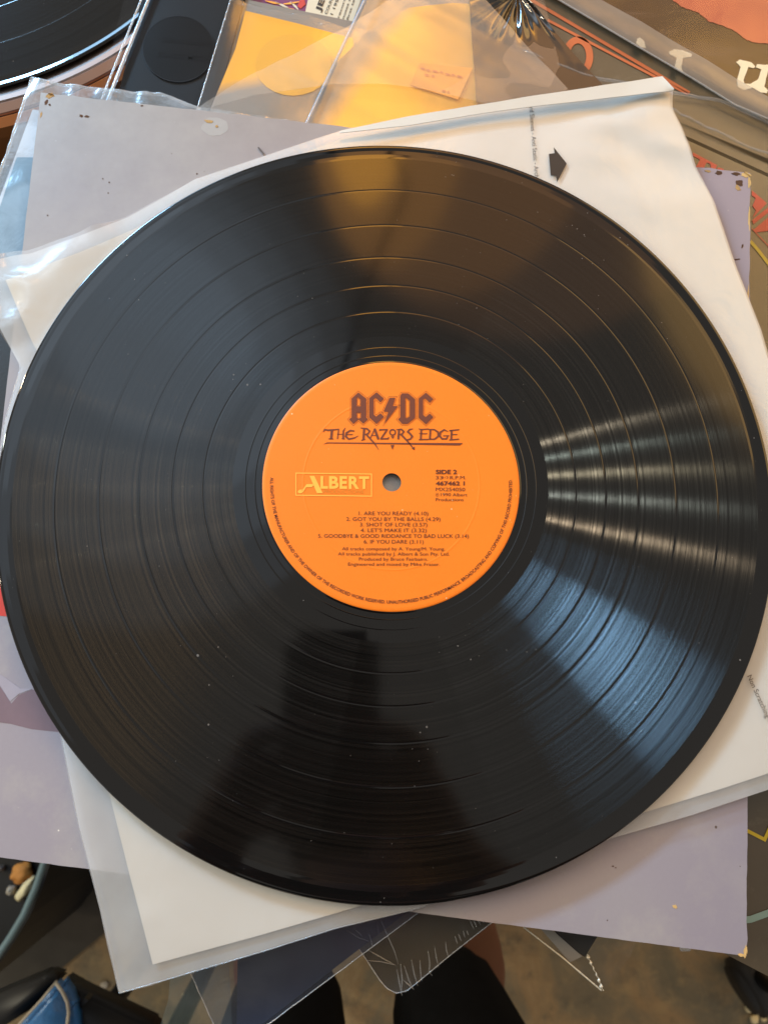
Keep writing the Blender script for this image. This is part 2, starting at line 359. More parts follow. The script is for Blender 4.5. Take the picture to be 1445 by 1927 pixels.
def resample(pl, n, z):
    q = [np.array((p[0], p[1], p[2] if len(p) > 2 else z), float) for p in pl]
    d = [0.0]
    for a, b in zip(q, q[1:]): d.append(d[-1] + np.linalg.norm((b-a)[:2]))
    out = []
    for i in range(n+1):
        s = d[-1]*i/n; k = 0
        while k < len(q)-2 and d[k+1] < s: k += 1
        t = 0 if d[k+1] == d[k] else (s-d[k])/(d[k+1]-d[k]); out.append(q[k]*(1-t)+q[k+1]*t)
    return out
def coons(top, right, bottom, left, z, nu=40, nv=40, disp=None, thick=0.0):
    """sheet between four outlines (photo pixels + height): top and bottom run left to right, the sides run down"""
    T, B, L, R = resample(top, nu, z), resample(bottom, nu, z), resample(left, nv, z), resample(right, nv, z)
    V, Fc = [], []
    for j in range(nv+1):
        v = j/nv
        for i in range(nu+1):
            u = i/nu
            s = (1-v)*T[i]+v*B[i]+(1-u)*L[j]+u*R[j]-((1-u)*(1-v)*T[0]+u*(1-v)*T[-1]+(1-u)*v*B[0]+u*v*B[-1])
            p = P(s[0], s[1], s[2])
            if disp: p = p + Vector((0, 0, disp(p, u, v)))
            V.append(p)
    for j in range(nv):
        for i in range(nu):
            a = j*(nu+1)+i; Fc.append((a, a+nu+1, a+nu+2, a+1))
    if thick:
        n = len(V); V += [p - Vector((0, 0, thick)) for p in V]
        Fc += [tuple(n+k for k in reversed(f)) for f in list(Fc)]
        rim = [i for i in range(nu+1)] + [j*(nu+1)+nu for j in range(1, nv+1)] + [nv*(nu+1)+i for i in range(nu-1, -1, -1)] + [j*(nu+1) for j in range(nv-1, 0, -1)]
        for a, b in zip(rim, rim[1:]+rim[:1]): Fc.append((a, b, b+n, a+n))
    return V, Fc
def quad(tl, tr, br, bl, z, **kw):
    return coons([tl, tr], [tr, br], [bl, br], [tl, bl], z, **kw)
def crumple(amp, scale, seed=0, ridge=True):
    def f(p, u, v):
        q = Vector((p.x*scale+seed*7.3, p.y*scale, seed*3.1))
        n = noise.noise(q)
        if ridge: n = (1-abs(n)*2.2)*.6 + noise.noise(q*2.7)*.35
        return amp*n
    return f
def wave(amp, scale, seed=0):
    return lambda p, u, v: amp*noise.noise(Vector((p.x*scale+seed*5.7, p.y*scale, seed)))

def poly(name, px, z, mats, parent=None, thick=.00025, holes=(), bvh=None, lift=.00006):
    """flat printed or cut shape given in photo pixels, with a little thickness"""
    loops = [[P(x, y, z) for x, y in px]] + [[P(x, y, z) for x, y in h] for h in holes]
    if bvh:
        for l in loops:
            for k, v in enumerate(l):
                d = (v-CP).normalized(); h = bvh.ray_cast(CP, d)[0]
                if h is not None: l[k] = h-d*lift
    V = [p for l in loops for p in l]
    tr = tessellate_polygon(loops)
    n = len(V); Fc = []
    for a, b, c in tr:
        nz = (V[b]-V[a]).cross(V[c]-V[a]).z
        f = (a, b, c) if nz > 0 else (a, c, b); Fc.append(f); Fc.append(tuple(k+n for k in reversed(f)))
    V2 = V + [p - Vector((0, 0, thick)) for p in V]
    o = 0
    for l in loops:
        m = len(l)
        for i in range(m): Fc.append((o+i, o+(i+1) % m, o+(i+1) % m+n, o+i+n))
        o += m
    me = bpy.data.meshes.new(name); me.from_pydata([tuple(v) for v in V2], [], Fc); me.update()
    b = bmesh.new(); b.from_mesh(me); bmesh.ops.recalc_face_normals(b, faces=b.faces); b.to_mesh(me); b.free()
    return link(name, me, mats, parent)
def ribbon_px(pts, wpx, closed=False):
    """outline of a line of given pixel width(s) through photo pixels"""
    pts = [np.array(p, float) for p in pts]; n = len(pts); L, R = [], []
    ws = wpx if isinstance(wpx, (list, tuple)) else [wpx]*n
    for i in range(n):
        a = pts[i-1] if (i > 0 or closed) else pts[i]; b = pts[(i+1) % n] if (i < n-1 or closed) else pts[i]
        d1 = pts[i]-a; d2 = b-pts[i]
        l1 = np.linalg.norm(d1); l2 = np.linalg.norm(d2)
        if l1 < 1e-9: d1, l1 = d2, l2
        if l2 < 1e-9: d2, l2 = d1, l1
        d1 = d1/l1; d2 = d2/l2; n1 = np.array([-d1[1], d1[0]]); n2 = np.array([-d2[1], d2[0]])
        m = n1+n2; m = m/max(1e-6, np.linalg.norm(m)); k = 1/max(.45, m@n1)
        L.append(pts[i]+m*ws[i]/2*k); R.append(pts[i]-m*ws[i]/2*k)
    return L, R
class Shape:
    """collects flat pieces of print into one mesh"""
    def __init__(s): s.V = []; s.F = []
    def tri(s, loops3):
        b = len(s.V); V = [p for l in loops3 for p in l]; s.V += V
        for a, c, d in tessellate_polygon(loops3):
            nz = (V[c]-V[a]).cross(V[d]-V[a]).z
            s.F.append((a+b, c+b, d+b) if nz > 0 else (a+b, d+b, c+b))
    def drape(s, bvh, lift=.0004):
        for i, v in enumerate(s.V):
            d = (v-CP).normalized(); h = bvh.ray_cast(CP, d)[0]
            if h is not None: s.V[i] = h - d*lift
    def polypx(s, px, z, holes=()): s.tri([[P(x, y, z) for x, y in px]]+[[P(x, y, z) for x, y in h] for h in holes])
    def line(s, pts, wpx, z, closed=False):
        L, R = ribbon_px(pts, wpx, closed); n = len(pts); b = len(s.V)
        for l, r in zip(L, R): s.V += [P(l[0], l[1], z), P(r[0], r[1], z)]
        for i in range(n if closed else n-1):
            a, c = b+2*i, b+2*((i+1) % n); f = (a, a+1, c+1, c)
            nz = (s.V[f[1]]-s.V[f[0]]).cross(s.V[f[2]]-s.V[f[0]]).z
            s.F.append(f if nz > 0 else f[::-1])
    def build(s, name, mat, parent=None): return from_vf(name, s.V, s.F, mat, parent)

def tube_mesh(pts, r, seg=8, cap=True):
    bm = bmesh.new(); rings = []; n = len(pts); rs = r if isinstance(r, (list, tuple)) else [r]*n
    up = Vector((0, 0, 1))
    for i, p in enumerate(pts):
        d = (pts[min(n-1, i+1)]-pts[max(0, i-1)]).normalized()
        a = d.cross(up)
        if a.length < 1e-4: a = Vector((1, 0, 0))
        a.normalize(); b = a.cross(d)
        rings.append([bm.verts.new(p + (a*math.cos(2*math.pi*k/seg)+b*math.sin(2*math.pi*k/seg))*rs[i]) for k in range(seg)])
    for q, t in zip(rings, rings[1:]):
        for k in range(seg): bm.faces.new((q[k], q[(k+1) % seg], t[(k+1) % seg], t[k]))
    if cap: bm.faces.new(rings[0][::-1]); bm.faces.new(rings[-1])
    grow(bm); return bm
def tube(name, pts, r, mat, parent=None, seg=8): return obj(name, tube_mesh([Vector(p) for p in pts], r, seg), mat, parent, True)
def lathe(name, prof, mats, parent, centre, seg=256, midx=None, close=False):
    """prof: list of (radius, z); midx: material index per segment"""
    V, Fc, mi = [], [], []
    # thin guard rings beside every crease keep the flats shading flat
    p2, m2 = [prof[0]], []
    for i in range(len(prof)-1):
        (ra, za), (rb, zb) = prof[i], prof[i+1]; L = math.hypot(rb-ra, zb-za); m_ = midx[i] if midx else 0
        if L > .0009:
            for t in (.00015/L, 1-.00015/L): p2.append((ra+(rb-ra)*t, za+(zb-za)*t)); m2.append(m_)
        p2.append(prof[i+1]); m2.append(m_)
    prof, midx = p2, m2
    for r, z in prof:
        for k in range(seg):
            a = 2*math.pi*k/seg; V.append((centre[0]+r*math.cos(a), centre[1]+r*math.sin(a), z))
    n = len(prof)
    for i in range(n-1 if not close else n):
        i2 = (i+1) % n
        for k in range(seg):
            k2 = (k+1) % seg; Fc.append((i*seg+k, i*seg+k2, i2*seg+k2, i2*seg+k)); mi.append(midx[i] if midx else 0)
    me = bpy.data.meshes.new(name); me.from_pydata(V, [], Fc); me.update()
    me.polygons.foreach_set('material_index', mi)
    o = link(name, me, mats, parent)
    for p in me.polygons: p.use_smooth = True
    me.set_sharp_from_angle(angle=math.radians(28))
    return o
def box_bm(cx, cy, cz, sx, sy, sz, bevel=0.0, rot=0.0):
    bm = bmesh.new(); bmesh.ops.create_cube(bm, size=1)
    bmesh.ops.scale(bm, vec=(sx, sy, sz), verts=bm.verts)
    if bevel: bmesh.ops.bevel(bm, geom=bm.edges[:]+bm.verts[:], offset=bevel, segments=3, affect='EDGES', profile=.5)
    bmesh.ops.rotate(bm, cent=(0, 0, 0), matrix=Matrix.Rotation(rot, 3, 'Z'), verts=bm.verts)
    bmesh.ops.translate(bm, vec=(cx, cy, cz), verts=bm.verts); return bm

# lettering ---------------------------------------------------------
def text_tris(s, bold=0.0, spacing=1.0):
    cu = bpy.data.curves.new('lettering', 'FONT'); cu.body = s; cu.size = 1.0; cu.offset = bold; cu.space_character = spacing
    cu.resolution_u = 4; cu.fill_mode = 'FRONT'
    o = bpy.data.objects.new('lettering', cu); COL.objects.link(o)
    bpy.context.view_layer.update()
    me = bpy.data.meshes.new_from_object(o.evaluated_get(bpy.context.evaluated_depsgraph_get()))
    V = [v.co.copy() for v in me.vertices]; Fc = [tuple(p.vertices) for p in me.polygons]
    bpy.data.objects.remove(o); bpy.data.curves.remove(cu); bpy.data.meshes.remove(me)
    return V, Fc
CAP = None
def text_px(shape, s, p0, p1, cap, z, bold=0.0, spacing=1.0):
    """lay a line of text from baseline start pixel p0 to baseline end pixel p1 with a capital height of cap pixels"""
    V, Fc = text_tris(s, bold, spacing)
    x0 = min(v.x for v in V); x1 = max(v.x for v in V); ch = .72
    p0, p1 = np.array(p0, float), np.array(p1, float); d = p1-p0; L = np.linalg.norm(d); d = d/L; up = np.array([d[1], -d[0]])
    b = len(shape.V)
    for v in V:
        q = p0 + d*(v.x-x0)/(x1-x0)*L + up*(v.y/ch*cap); shape.V.append(P(q[0], q[1], z))
    shape.F += [tuple(k+b for k in f) for f in Fc]
def letters(name, items, z, mat, parent, bold=0.0, spacing=1.0, bvh=None):
    sh = Shape()
    for it in items: text_px(sh, it[0], it[1], it[2], it[3], z, it[4] if len(it) > 4 else bold, spacing)
    if bvh: sh.drape(bvh)
    o = sh.build(name, mat, parent)
    return o
#MAIN
# ================================================================== the setting: floor and table
FLOOR = -1.0
fl = from_vf('floor', [(-4, -4, FLOOR), (4, -4, FLOOR), (4, 4, FLOOR), (-4, 4, FLOOR)], [(0, 1, 2, 3)], M['concrete']); tag(fl, None, None, kind='structure')

TT = -0.050
tb = thing('table', (0.05, 0.35, FLOOR), 'black painted table under the pile of record covers', 'table')
ty0 = P(60, 1545, TT).y
obj('table_top', box_bm(0.05, ty0+0.5, TT-.015, 1.5, 1.0, .03, .003), M['table'], tb)
for sx in (-.64, .74):
    for yy in (ty0+.08, ty0+.92):
        obj('leg', box_bm(sx, yy, (FLOOR+TT-.03)/2, .05, .05, TT-.03-FLOOR, .004), M['table'], tb)

# ================================================================== the record in the middle
rec = thing('vinyl_record', (0, 0, -0.0018), 'large black vinyl record with an orange centre label, lying on the white inner sleeve', 'record')
prof = [(.00362, -.0018), (.00362, .0002), (.0502, .0002), (.0506, .0), (.0526, .0), (.0528, .00006), (.0530, 0), (.0563, 0), (.0565, .00005), (.0567, 0), (.0610, 0)]
mi = [1]*10
def seg(r, z, m): prof.append((r, z)); mi.append(m)
edges = [.0614, .0724, .0842, .0970, .1120, .1287, .1446]
seg(.0614, 0, 1)
for k in range(6):
    r1 = edges[k+1]
    seg(r1-.0004, 0, 0)
    if k < 5:
        seg(r1-.0001, -.00007, 1); seg(r1+.0001, -.00007, 1); seg(r1+.0004, 0, 1)
seg(.1450, -.00004, 1); seg(.1462, -.00002, 1); seg(.1480, .00010, 2); seg(.1492, .00030, 2); seg(.1499, .00032, 2); seg(.15045, .00012, 2); seg(.1508, -.0004, 2); seg(.15085, -.0010, 2); seg(.1506, -.0016, 2); seg(.1500, -.0019, 2); seg(.147, -.0018, 2); seg(.00362, -.0018, 1)
lathe('disc', prof, [M['groove'], M['smooth'], M['rim']], rec, (0, 0), 512, mi)
LZ = .0006
lab = lathe('label', [(.00366, .0001), (.00366, LZ), (.0338, LZ), (.0341, LZ+.00007), (.0344, LZ+.00007), (.0347, LZ), (.0486, LZ), (.0495, LZ-.0001), (.0499, LZ-.0003), (.0500, .0001)], M['orange'], rec, (0, 0), 256)
IZ = LZ+.00016
lc = lambda x, y: (490+x/2.89, 680+y/2.89)
tc = lambda x, y: (600+x/5.16, 720+y/5.16)
ac = lambda x, y: (540+x/8.03, 870+y/8.03)
T5 = lambda l: [tc(*p) for p in l]
# band logo
Ao = [(383, 95), (460, 155), (460, 338), (477, 357), (431, 398), (385, 357), (335, 402), (294, 356), (318, 336), (318, 155)]
Ah = [[(368, 150), (376, 138), (405, 165), (405, 230), (368, 230)], [(368, 292), (408, 292), (408, 338), (385, 352), (368, 338)]]
Co = [(560, 93), (632, 155), (597, 192), (550, 147), (532, 165), (532, 308), (556, 330), (598, 296), (632, 331), (560, 402), (489, 338), (489, 150)]
Bo = [(685, 148), (742, 146), (717, 226), (766, 228), (636, 400), (673, 286), (628, 280)]
Do = [(806, 104), (866, 104), (934, 160), (934, 342), (862, 400), (808, 400), (768, 356), (790, 336), (790, 128)]
Dh = [(838, 150), (850, 150), (882, 178), (882, 326), (856, 346), (838, 336)]
C2 = [(x+479, y+4) for x, y in Co]
s = Shape()
s.polypx(T5(Ao), IZ, [T5(h) for h in Ah]); s.polypx(T5(Co), IZ); s.polypx(T5(Bo), IZ); s.polypx(T5(Do), IZ, [T5(Dh)]); s.polypx(T5(C2), IZ)
s.build('band_logo', M['ink_logo'], lab)
s = Shape()
def offset(pl, d):
    n = len(pl); out = []; ar = sum(pl[i][0]*pl[(i+1) % n][1]-pl[(i+1) % n][0]*pl[i][1] for i in range(n))
    sg = 1 if ar > 0 else -1
    for i in range(n):
        a, b, c = np.array(pl[i-1], float), np.array(pl[i], float), np.array(pl[(i+1) % n], float)
        d1 = (b-a)/np.linalg.norm(b-a); d2 = (c-b)/np.linalg.norm(c-b)
        n1 = np.array([d1[1], -d1[0]])*sg; n2 = np.array([d2[1], -d2[0]])*sg; m = n1+n2; m /= max(1e-6, np.linalg.norm(m)); out.append(tuple(b+m*d/max(.5, m@n1)))
    return out
for pl in (Ao, Co, Bo, Do, C2): s.line(T5(offset(pl, 12)), .55, IZ, True)
for pl in (Ah[0], Ah[1], Dh): s.line(T5(offset(pl, -7)), .45, IZ, True)
s.build('logo_outline', M['ink'], lab)
# title
s = Shape()
def st(pts, wd): s.line(T5(pts), [x/5.16 for x in wd] if isinstance(wd, list) else wd/5.16, IZ)
st([(42, 480), (56, 455), (90, 462), (190, 452)], [5, 14, 16, 10]); st([(128, 455), (118, 548)], 22); st([(92, 546), (142, 546)], 8)
st([(193, 448), (180, 548)], 10); st([(256, 438), (238, 470), (236, 548)], [5, 14, 20]); st([(178, 500), (238, 500)], 7); st([(222, 546), (252, 546)], 7)
st([(345, 470), (305, 464), (268, 488), (262, 522), (290, 548), (345, 536), (382, 516)], [12, 14, 18, 18, 16, 12, 4]); st([(266, 504), (330, 503)], 8)
st([(440, 446), (432, 550)], 20); st([(412, 560), (450, 548)], 10); st([(405, 440), (465, 446), (492, 470), (478, 494), (446, 503)], [8, 15, 16, 14, 8]); st([(458, 500), (540, 590), (582, 655)], [18, 13, 3])
st([(543, 446), (498, 540)], 9); st([(540, 446), (578, 550)], 22); st([(508, 512), (562, 512)], 7)
st([(586, 470), (592, 457), (668, 455)], [6, 14, 12]); st([(662, 456), (602, 545)], 15); st([(596, 546), (672, 543), (680, 528)], [13, 14, 5])
st([(715+27*math.cos(a*.4488), 482+27*math.sin(a*.4488)) for a in range(15)], 13); s.polypx(T5([(698, 520), (733, 520), (716, 546)]), IZ)
st([(778, 455), (770, 550)], 19); st([(750, 456), (800, 452), (824, 475), (808, 497), (776, 504)], [7, 14, 15, 13, 8]); st([(795, 500), (872, 582), (926, 652)], [18, 14, 7]); s.polypx(T5([(900, 640), (929, 620), (928, 654)]), IZ)
st([(914, 448), (880, 454), (862, 476), (886, 497), (906, 522), (888, 547), (852, 556), (830, 540)], [6, 14, 17, 19, 18, 15, 12, 5])
st([(994, 450), (988, 552)], 17); st([(968, 446), (985, 455), (1066, 450)], [5, 13, 10]); st([(970, 490), (990, 496), (1052, 495)], [5, 9, 8]); st([(970, 553), (1064, 550)], 12)
st([(1082, 455), (1076, 550)], 17); st([(1062, 454), (1118, 455), (1156, 480), (1158, 520), (1122, 548), (1066, 550)], [9, 14, 17, 17, 14, 9])
st([(1252, 474), (1215, 457), (1180, 480), (1171, 515), (1195, 546), (1238, 545), (1250, 520)], [7, 14, 17, 18, 15, 14, 12]); st([(1205, 516), (1264, 514)], 9)
st([(1288, 462), (1284, 550)], 18); st([(1264, 466), (1362, 456)], 12); st([(1285, 503), (1342, 503)], 9); st([(1264, 556), (1360, 548)], 12)
s.polypx(T5([(38, 599), (80, 580), (700, 584), (1396, 586), (1368, 609), (700, 597), (85, 589)]), IZ); s.polypx(T5([(696, 607), (730, 605), (714, 652)]), IZ)
s.build('title_lettering', M['ink_logo'], lab)
# publisher's box
s = Shape(); A8 = lambda l: [ac(*p) for p in l]
s.line(A8([(138, 163), (1278, 178), (1278, 512), (138, 498)]), 1.9, IZ, True)
s.polypx(A8([(342, 206), (415, 206), (542, 466), (455, 466)]), IZ)
s.polypx(A8([(297, 330), (408, 328), (392, 362), (370, 376), (290, 376), (247, 448), (222, 440)]), IZ)
s.polypx(A8([(207+42*math.cos(k*.4488), 440+29*math.sin(k*.4488-.2)) for k in range(14)]), IZ)
for p0, p1, ch in (((508, 390), (620, 391), 'L'), ((636, 391), (782, 392), 'B'), ((796, 392), (908, 393), 'E'), ((934, 393), (1092, 394), 'R'), ((1088, 394), (1240, 395), 'T')):
    text_px(s, ch, ac(*p0), ac(*p1), 183/8.03, IZ, .035)
s.build('publisher_logo', M['yink'], lab)
letters('publisher_lettering', [('PRODUCTIONS', ac(556, 466), ac(1158, 470), 55/8.03)], IZ, M['yink_dark'], lab, .004)
# small print
small = [('SIDE 2', (953, 612), (1068, 612), 23, .03), ('33', (953, 641), (990, 641), 19, 0), ('1/3', (992, 637), (1020, 637), 13, 0), ('R.P.M.', (1030, 641), (1117, 641), 19, 0),
         ('467462 1', (953, 674), (1110, 674), 22, .03), ('MX254050', (953, 705), (1112, 706), 20, 0), ('1990 Albert', (980, 733), (1124, 734), 18, 0), ('P', (957, 731), (965, 731), 10, 0), ('Productions', (953, 760), (1104, 760), 18, 0)]
for q in small: letters('lettering', [(q[0], lc(q[1][0], q[1][1]), lc(q[2][0], q[2][1]), q[3]/2.89, q[4])], IZ, M['ink'], lab)
s = Shape(); s.line([lc(961+9*math.cos(k*.4488), 726+9*math.sin(k*.4488)) for k in range(14)], .5, IZ, True); s.build('lettering', M['ink'], lab)
lines = [('1. ARE YOU READY (4.10)', 535, 912, 836, 21), ('2. GOT YOU BY THE BALLS (4.29)', 467, 978, 867, 21), ('3. SHOT OF LOVE (3.57)', 541, 907, 897, 21), ("4. LET'S MAKE IT (3.32)", 545, 903, 928, 21),
         ('5. GOODBYE & GOOD RIDDANCE TO BAD LUCK (3.14)', 314, 1132, 959, 21), ('6. IF YOU DARE (3.11)', 562, 887, 990, 21), ('All tracks composed by A. Young/M. Young.', 444, 1003, 1027, 18),
         ('All tracks published by J. Albert & Son Pty. Ltd.', 422, 1027, 1055, 18), ('Produced by Bruce Fairbairn.', 536, 910, 1083, 18), ('Engineered and mixed by Mike Fraser.', 477, 975, 1111, 18)]
for t_, a, b, y, c in lines: letters('lettering', [(t_, lc(a, y), lc(b, y+1), c/2.89)], IZ, M['ink'], lab, 0.0)
V, Fc = text_tris('ALL RIGHTS OF THE MANUFACTURER AND OF THE OWNER OF THE RECORDED WORK RESERVED. UNAUTHORISED PUBLIC PERFORMANCE. BROADCASTING AND COPYING OF THIS RECORD PROHIBITED.', .012)
x0 = min(v.x for v in V); x1 = max(v.x for v in V)
pa, pb = P(*lc(67, 634)), P(*lc(1365, 645)); a0 = math.atan2(pa.y, pa.x) % (2*math.pi); a1 = math.atan2(pb.y, pb.x)
if a1 < a0: a1 += 2*math.pi
R0 = .0469; sc_ = .00128/.72
VV = []
for v in V:
    a = a0+(v.x-x0)/(x1-x0)*(a1-a0); r = R0-v.y*sc_; VV.append((r*math.cos(a), r*math.sin(a), IZ))
from_vf('rim_lettering', VV, Fc, M['ink'], lab)

# ================================================================== the white inner sleeve under the record
ISZ = -.0039
ins = thing('inner_sleeve', P(230, 1840, -.006), 'white paper record sleeve with milky plastic lining and black arrow, under the big record', 'record sleeve')
ftop = [(-14, 494), (30, 482), (60, 479), (150, 446), (240, 409), (330, 359), (367, 337), (480, 299), (653, 242), (766, 221), (940, 194), (1244, 148), (1263, 171)]
frgt = [(1263, 171), (1264, 206), (1282, 238), (1307, 315), (1342, 381), (1384, 500), (1432, 620), (1500, 850), (1540, 1100), (1600, 1435)]
fbot = [(225, 1869), (360, 1830), (500, 1789), (632, 1747), (778, 1712), (1000, 1640), (1150, 1578), (1300, 1534), (1445, 1486), (1600, 1435)]
flft = [(-14, 494), (-12, 570), (0, 615), (40, 690), (8, 800), (-4, 900), (2, 1020), (26, 1170), (74, 1315), (112, 1370), (150, 1560), (188, 1705), (225, 1869)]
base = wave(.0004, 30, 2)
def curl(p, u, v):                       # the corners lift and crease
    c1 = max(0, 1-math.hypot(u*3.2, v*4.2)); c2 = max(0, 1-math.hypot((1-u)*4, v*4)); c3 = max(0, 1-math.hypot(u*6, (1-v)*6))
    q = Vector((p.x*46, p.y*46, 3.3)); cr = 1-abs(noise.noise(q))*2.4
    q2 = Vector((p.x*40+9, p.y*80, 1.3))
    lift = min(1, max(0, (math.hypot(p.x, p.y)-.1525)/.012))      # pressed flat where the record lies on it
    return base(p, u, v) + lift*(c1*(.0012+.0048*max(0, cr)+.003*c1) + c2*.0024*(.5+noise.noise(q2)) + c3*.0020*max(0, cr)) + .0003*noise.noise(Vector((p.x*9, p.y*16, 4.4)))
def curlp(p, u, v):
    c2 = max(0, 1-math.hypot((1-u)*4, v*4)); q2 = Vector((p.x*40+9, p.y*80, 1.3)); c1 = max(0, 1-math.hypot(u*3.2, v*4.2))
    q = Vector((p.x*9, p.y*16, 4.4))
    lift = min(1, max(0, (math.hypot(p.x, p.y)-.1525)/.012))
    return base(p, u, v)+lift*(c2*.0024*(.5+noise.noise(q2))+c1*.0012)+.0003*noise.noise(q)-.0004*math.exp(-((u-.90-.02*v)/.008)**2)*lift
def under(f, dz): return lambda p, u, v: f(p, u, v)+dz
V, Fc = coons(ftop, frgt, fbot, flft, ISZ-.0009, 110, 120, lambda p, u, v: curlp(p, u, v)-.0003); from_vf('back_film', V, Fc, M['film_back'], ins, True)
V, Fc = coons(ftop, frgt, fbot, flft, ISZ+.0009, 110, 120, curl); from_vf('front_film', V, Fc, M['film_inner'], ins, True); film_bvh = BVHTree.FromPolygons(V, Fc)
# welded edge of the film, a raised bead on the left, lower and upper sides
for nm, pl, wd in (('welded_edge', flft[3:], 1), ('welded_edge', fbot[:6], 1)):
    pts = [P(q[0], q[1], ISZ-.0002) for q in resample(pl, 60, ISZ)]
    tube(nm, [p+Vector((0, 0, .0002*noise.noise(p*300))) for p in pts], .00022, M['glint'], ins, 6)
ptop = [(14, 530), (60, 512), (150, 478), (330, 395), (500, 316), (653, 257), (766, 232), (940, 203), (1244, 156), (1256, 172)]
prgt = [(1256, 172), (1260, 206), (1278, 238), (1303, 315), (1338, 381), (1380, 500), (1428, 620), (1495, 850), (1530, 1100), (1590, 1405)]
pbot = [(288, 1815), (500, 1757), (677, 1705), (950, 1615), (1219, 1526), (1350, 1486), (1445, 1455), (1590, 1405)]
plft = [(14, 530), (60, 640), (85, 690), (110, 900), (150, 1200), (205, 1490), (245, 1650), (288, 1815)]
V, Fc = coons(ptop, prgt, pbot, plft, ISZ+.0002, 110, 120, curlp, thick=.00025); from_vf('paper_insert', V, Fc, M['paper'], ins, 'sheet')
# the open lip along the top edge
lt = [(640, 246), (766, 220), (940, 193), (1244, 146), (1266, 170)]
lb = [(640, 250), (766, 236), (940, 208), (1200, 177), (1266, 171)]
V, Fc = coons(lt, [(1266, 170), (1266, 171)], lb, [(640, 246), (640, 250)], ISZ+.004, 60, 6, lambda p, u, v: .0009*(1-v)*min(1, 2*u)+.0004*noise.noise(p*60), thick=.0003); from_vf('open_lip', V, Fc, M['paper'], ins, 'sheet')
PZ = ISZ+.0032
letters('lettering', [('ord Sleeves - Anti Static - Arch', (995, 196), (1006, 334), 8.6)], PZ, M['grey_ink'], ins, .004, bvh=film_bvh)
s = Shape(); s.polypx([(940+x/2.86, y/2.86) for x, y in [(290, 792), (360, 880), (308, 980), (303, 945), (274, 945), (264, 828), (295, 824)]], PZ); s.drape(film_bvh); s.build('arrow_print', M['black_ink'], ins)
letters('lettering', [('Non Scratching -', (1405, 1273), (1444, 1359), 9.5)], PZ-.001, M['grey_ink'], ins, .006, bvh=film_bvh)

# ================================================================== lilac record cover
LLZ = -.0067
lil = thing('record_cover', P(700, 1000, LLZ-.003), 'worn lilac grey square record cover with scuffed corners, beneath the white inner sleeve', 'record cover')
def ragged(a, b, amp, n=90, seed=1):
    out = []
    for i in range(n+1):
        t = i/n; k = noise.noise(Vector((i*.37, seed, 0)))*amp+noise.noise(Vector((i*1.3, seed, 4)))*amp*.6
        d = np.array(b, float)-np.array(a, float); nn = np.array([-d[1], d[0]])/np.linalg.norm(d); e = 0 if i in (0, n) else 1
        out.append(tuple(np.array(a, float)+d*t+nn*k*e))
    return out
TL, TR, BR, BL = (77, 173), (1411, 325), (1405, 1800), (-88, 1602)
V, Fc = coons(ragged(TL, TR, 2.0, seed=1), ragged(TR, BR, 2.2, seed=2), ragged(BL, BR, .8, seed=3), ragged(TL, BL, .8, seed=4), LLZ, 90, 90, lambda p, u, v: -.0006*max(0, math.hypot((u-.5)*2, (v-.5)*2)-.9)+.0002*noise.noise(p*20), thick=.0030)
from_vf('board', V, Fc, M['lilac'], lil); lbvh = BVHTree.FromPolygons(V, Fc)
def blob(cx, cy, rx, ry, seed, n=22, rot=0, jag=.45):
    out = []
    for i in range(n):
        a = 2*math.pi*i/n; k = 1+jag*noise.noise(Vector((math.cos(a)*1.6+seed*9, math.sin(a)*1.6, seed)))*1.6
        x, y = rx*k*math.cos(a), ry*k*math.sin(a); out.append((cx+x*math.cos(rot)-y*math.sin(rot), cy+x*math.sin(rot)+y*math.cos(rot)))
    return out
WZ = LLZ+.00045
poly('damp_ring', blob(405, 238, 24, 17, 11, jag=.15), WZ-.0002, M['halo'], lil, thick=.00004, bvh=lbvh, lift=.00005)
for k, (x, y, rx, ry, m, rt) in enumerate([(95, 180, 11, 6, 'kraft', -.3), (88, 192, 4, 6, 'kraft_dark', .4), (153, 218, 5, 3.2, 'kraft_dark', .1), (164, 219, 6, 2.4, 'kraft_dark', 0), (94, 197, 3.5, 2, 'kraft_dark', .8), (394, 228, 10, 4, 'kraft', .15), (408, 237, 4, 3, 'kraft', .6),
                                       (268, 199, 3.5, 2, 'kraft_dark', 0), (1391, 344, 10, 7, 'kraft_dark', .3), (1388, 353, 8, 5, 'kraft', .9), (1352, 325, 8, 5, 'kraft_dark', 0), (1384, 327, 10, 4, 'kraft_dark', 0), (1402, 329, 11, 6, 'cream_edge', .1), (1409, 342, 4, 15, 'cream_edge', 0),
                                       (1396, 463, 2, 6, 'kraft_dark', .3), (1386, 488, 8, 2, 'kraft_dark', -.1), (1269, 1706, 6, 4.5, 'cream_edge', .4), (1153, 1630, 2.2, 2, 'kraft_dark', 0), (1158, 1633, 1.6, 1.4, 'kraft_dark', 0), (1402, 1790, 4, 14, 'cream_edge', .1), (1394, 1797, 8, 4, 'cream_edge', .2), (78, 215, 2, 8, 'kraft', .2), (1409, 410, 2.4, 26, 'cream_edge', 0), (1407, 560, 2, 30, 'cream_edge', 0), (1331, 322, 9, 2.5, 'kraft', .1),
                                       (90, 405, 1.6, 1.5, 'kraft_dark', 0), (206, 343, 1.5, 1.5, 'kraft_dark', 0), (194, 336, 1.3, 1.3, 'kraft_dark', 0), (204, 363, 1.4, 1.4, 'kraft_dark', 0), (371, 327, 2, 2, 'kraft_dark', 0)]):
    poly('worn_patch', blob(x, y, rx*.72, ry*.72, k+1, n=30, rot=rt, jag=.38), WZ, M[m], lil, thick=.00008, bvh=lbvh, lift=.0001+.00002*(k % 7))
poly('red_print', [(-90, 1040), (12, 1040), (14, 1160), (-92, 1150)], WZ, M['red_print'], lil, thick=.00004, bvh=lbvh)
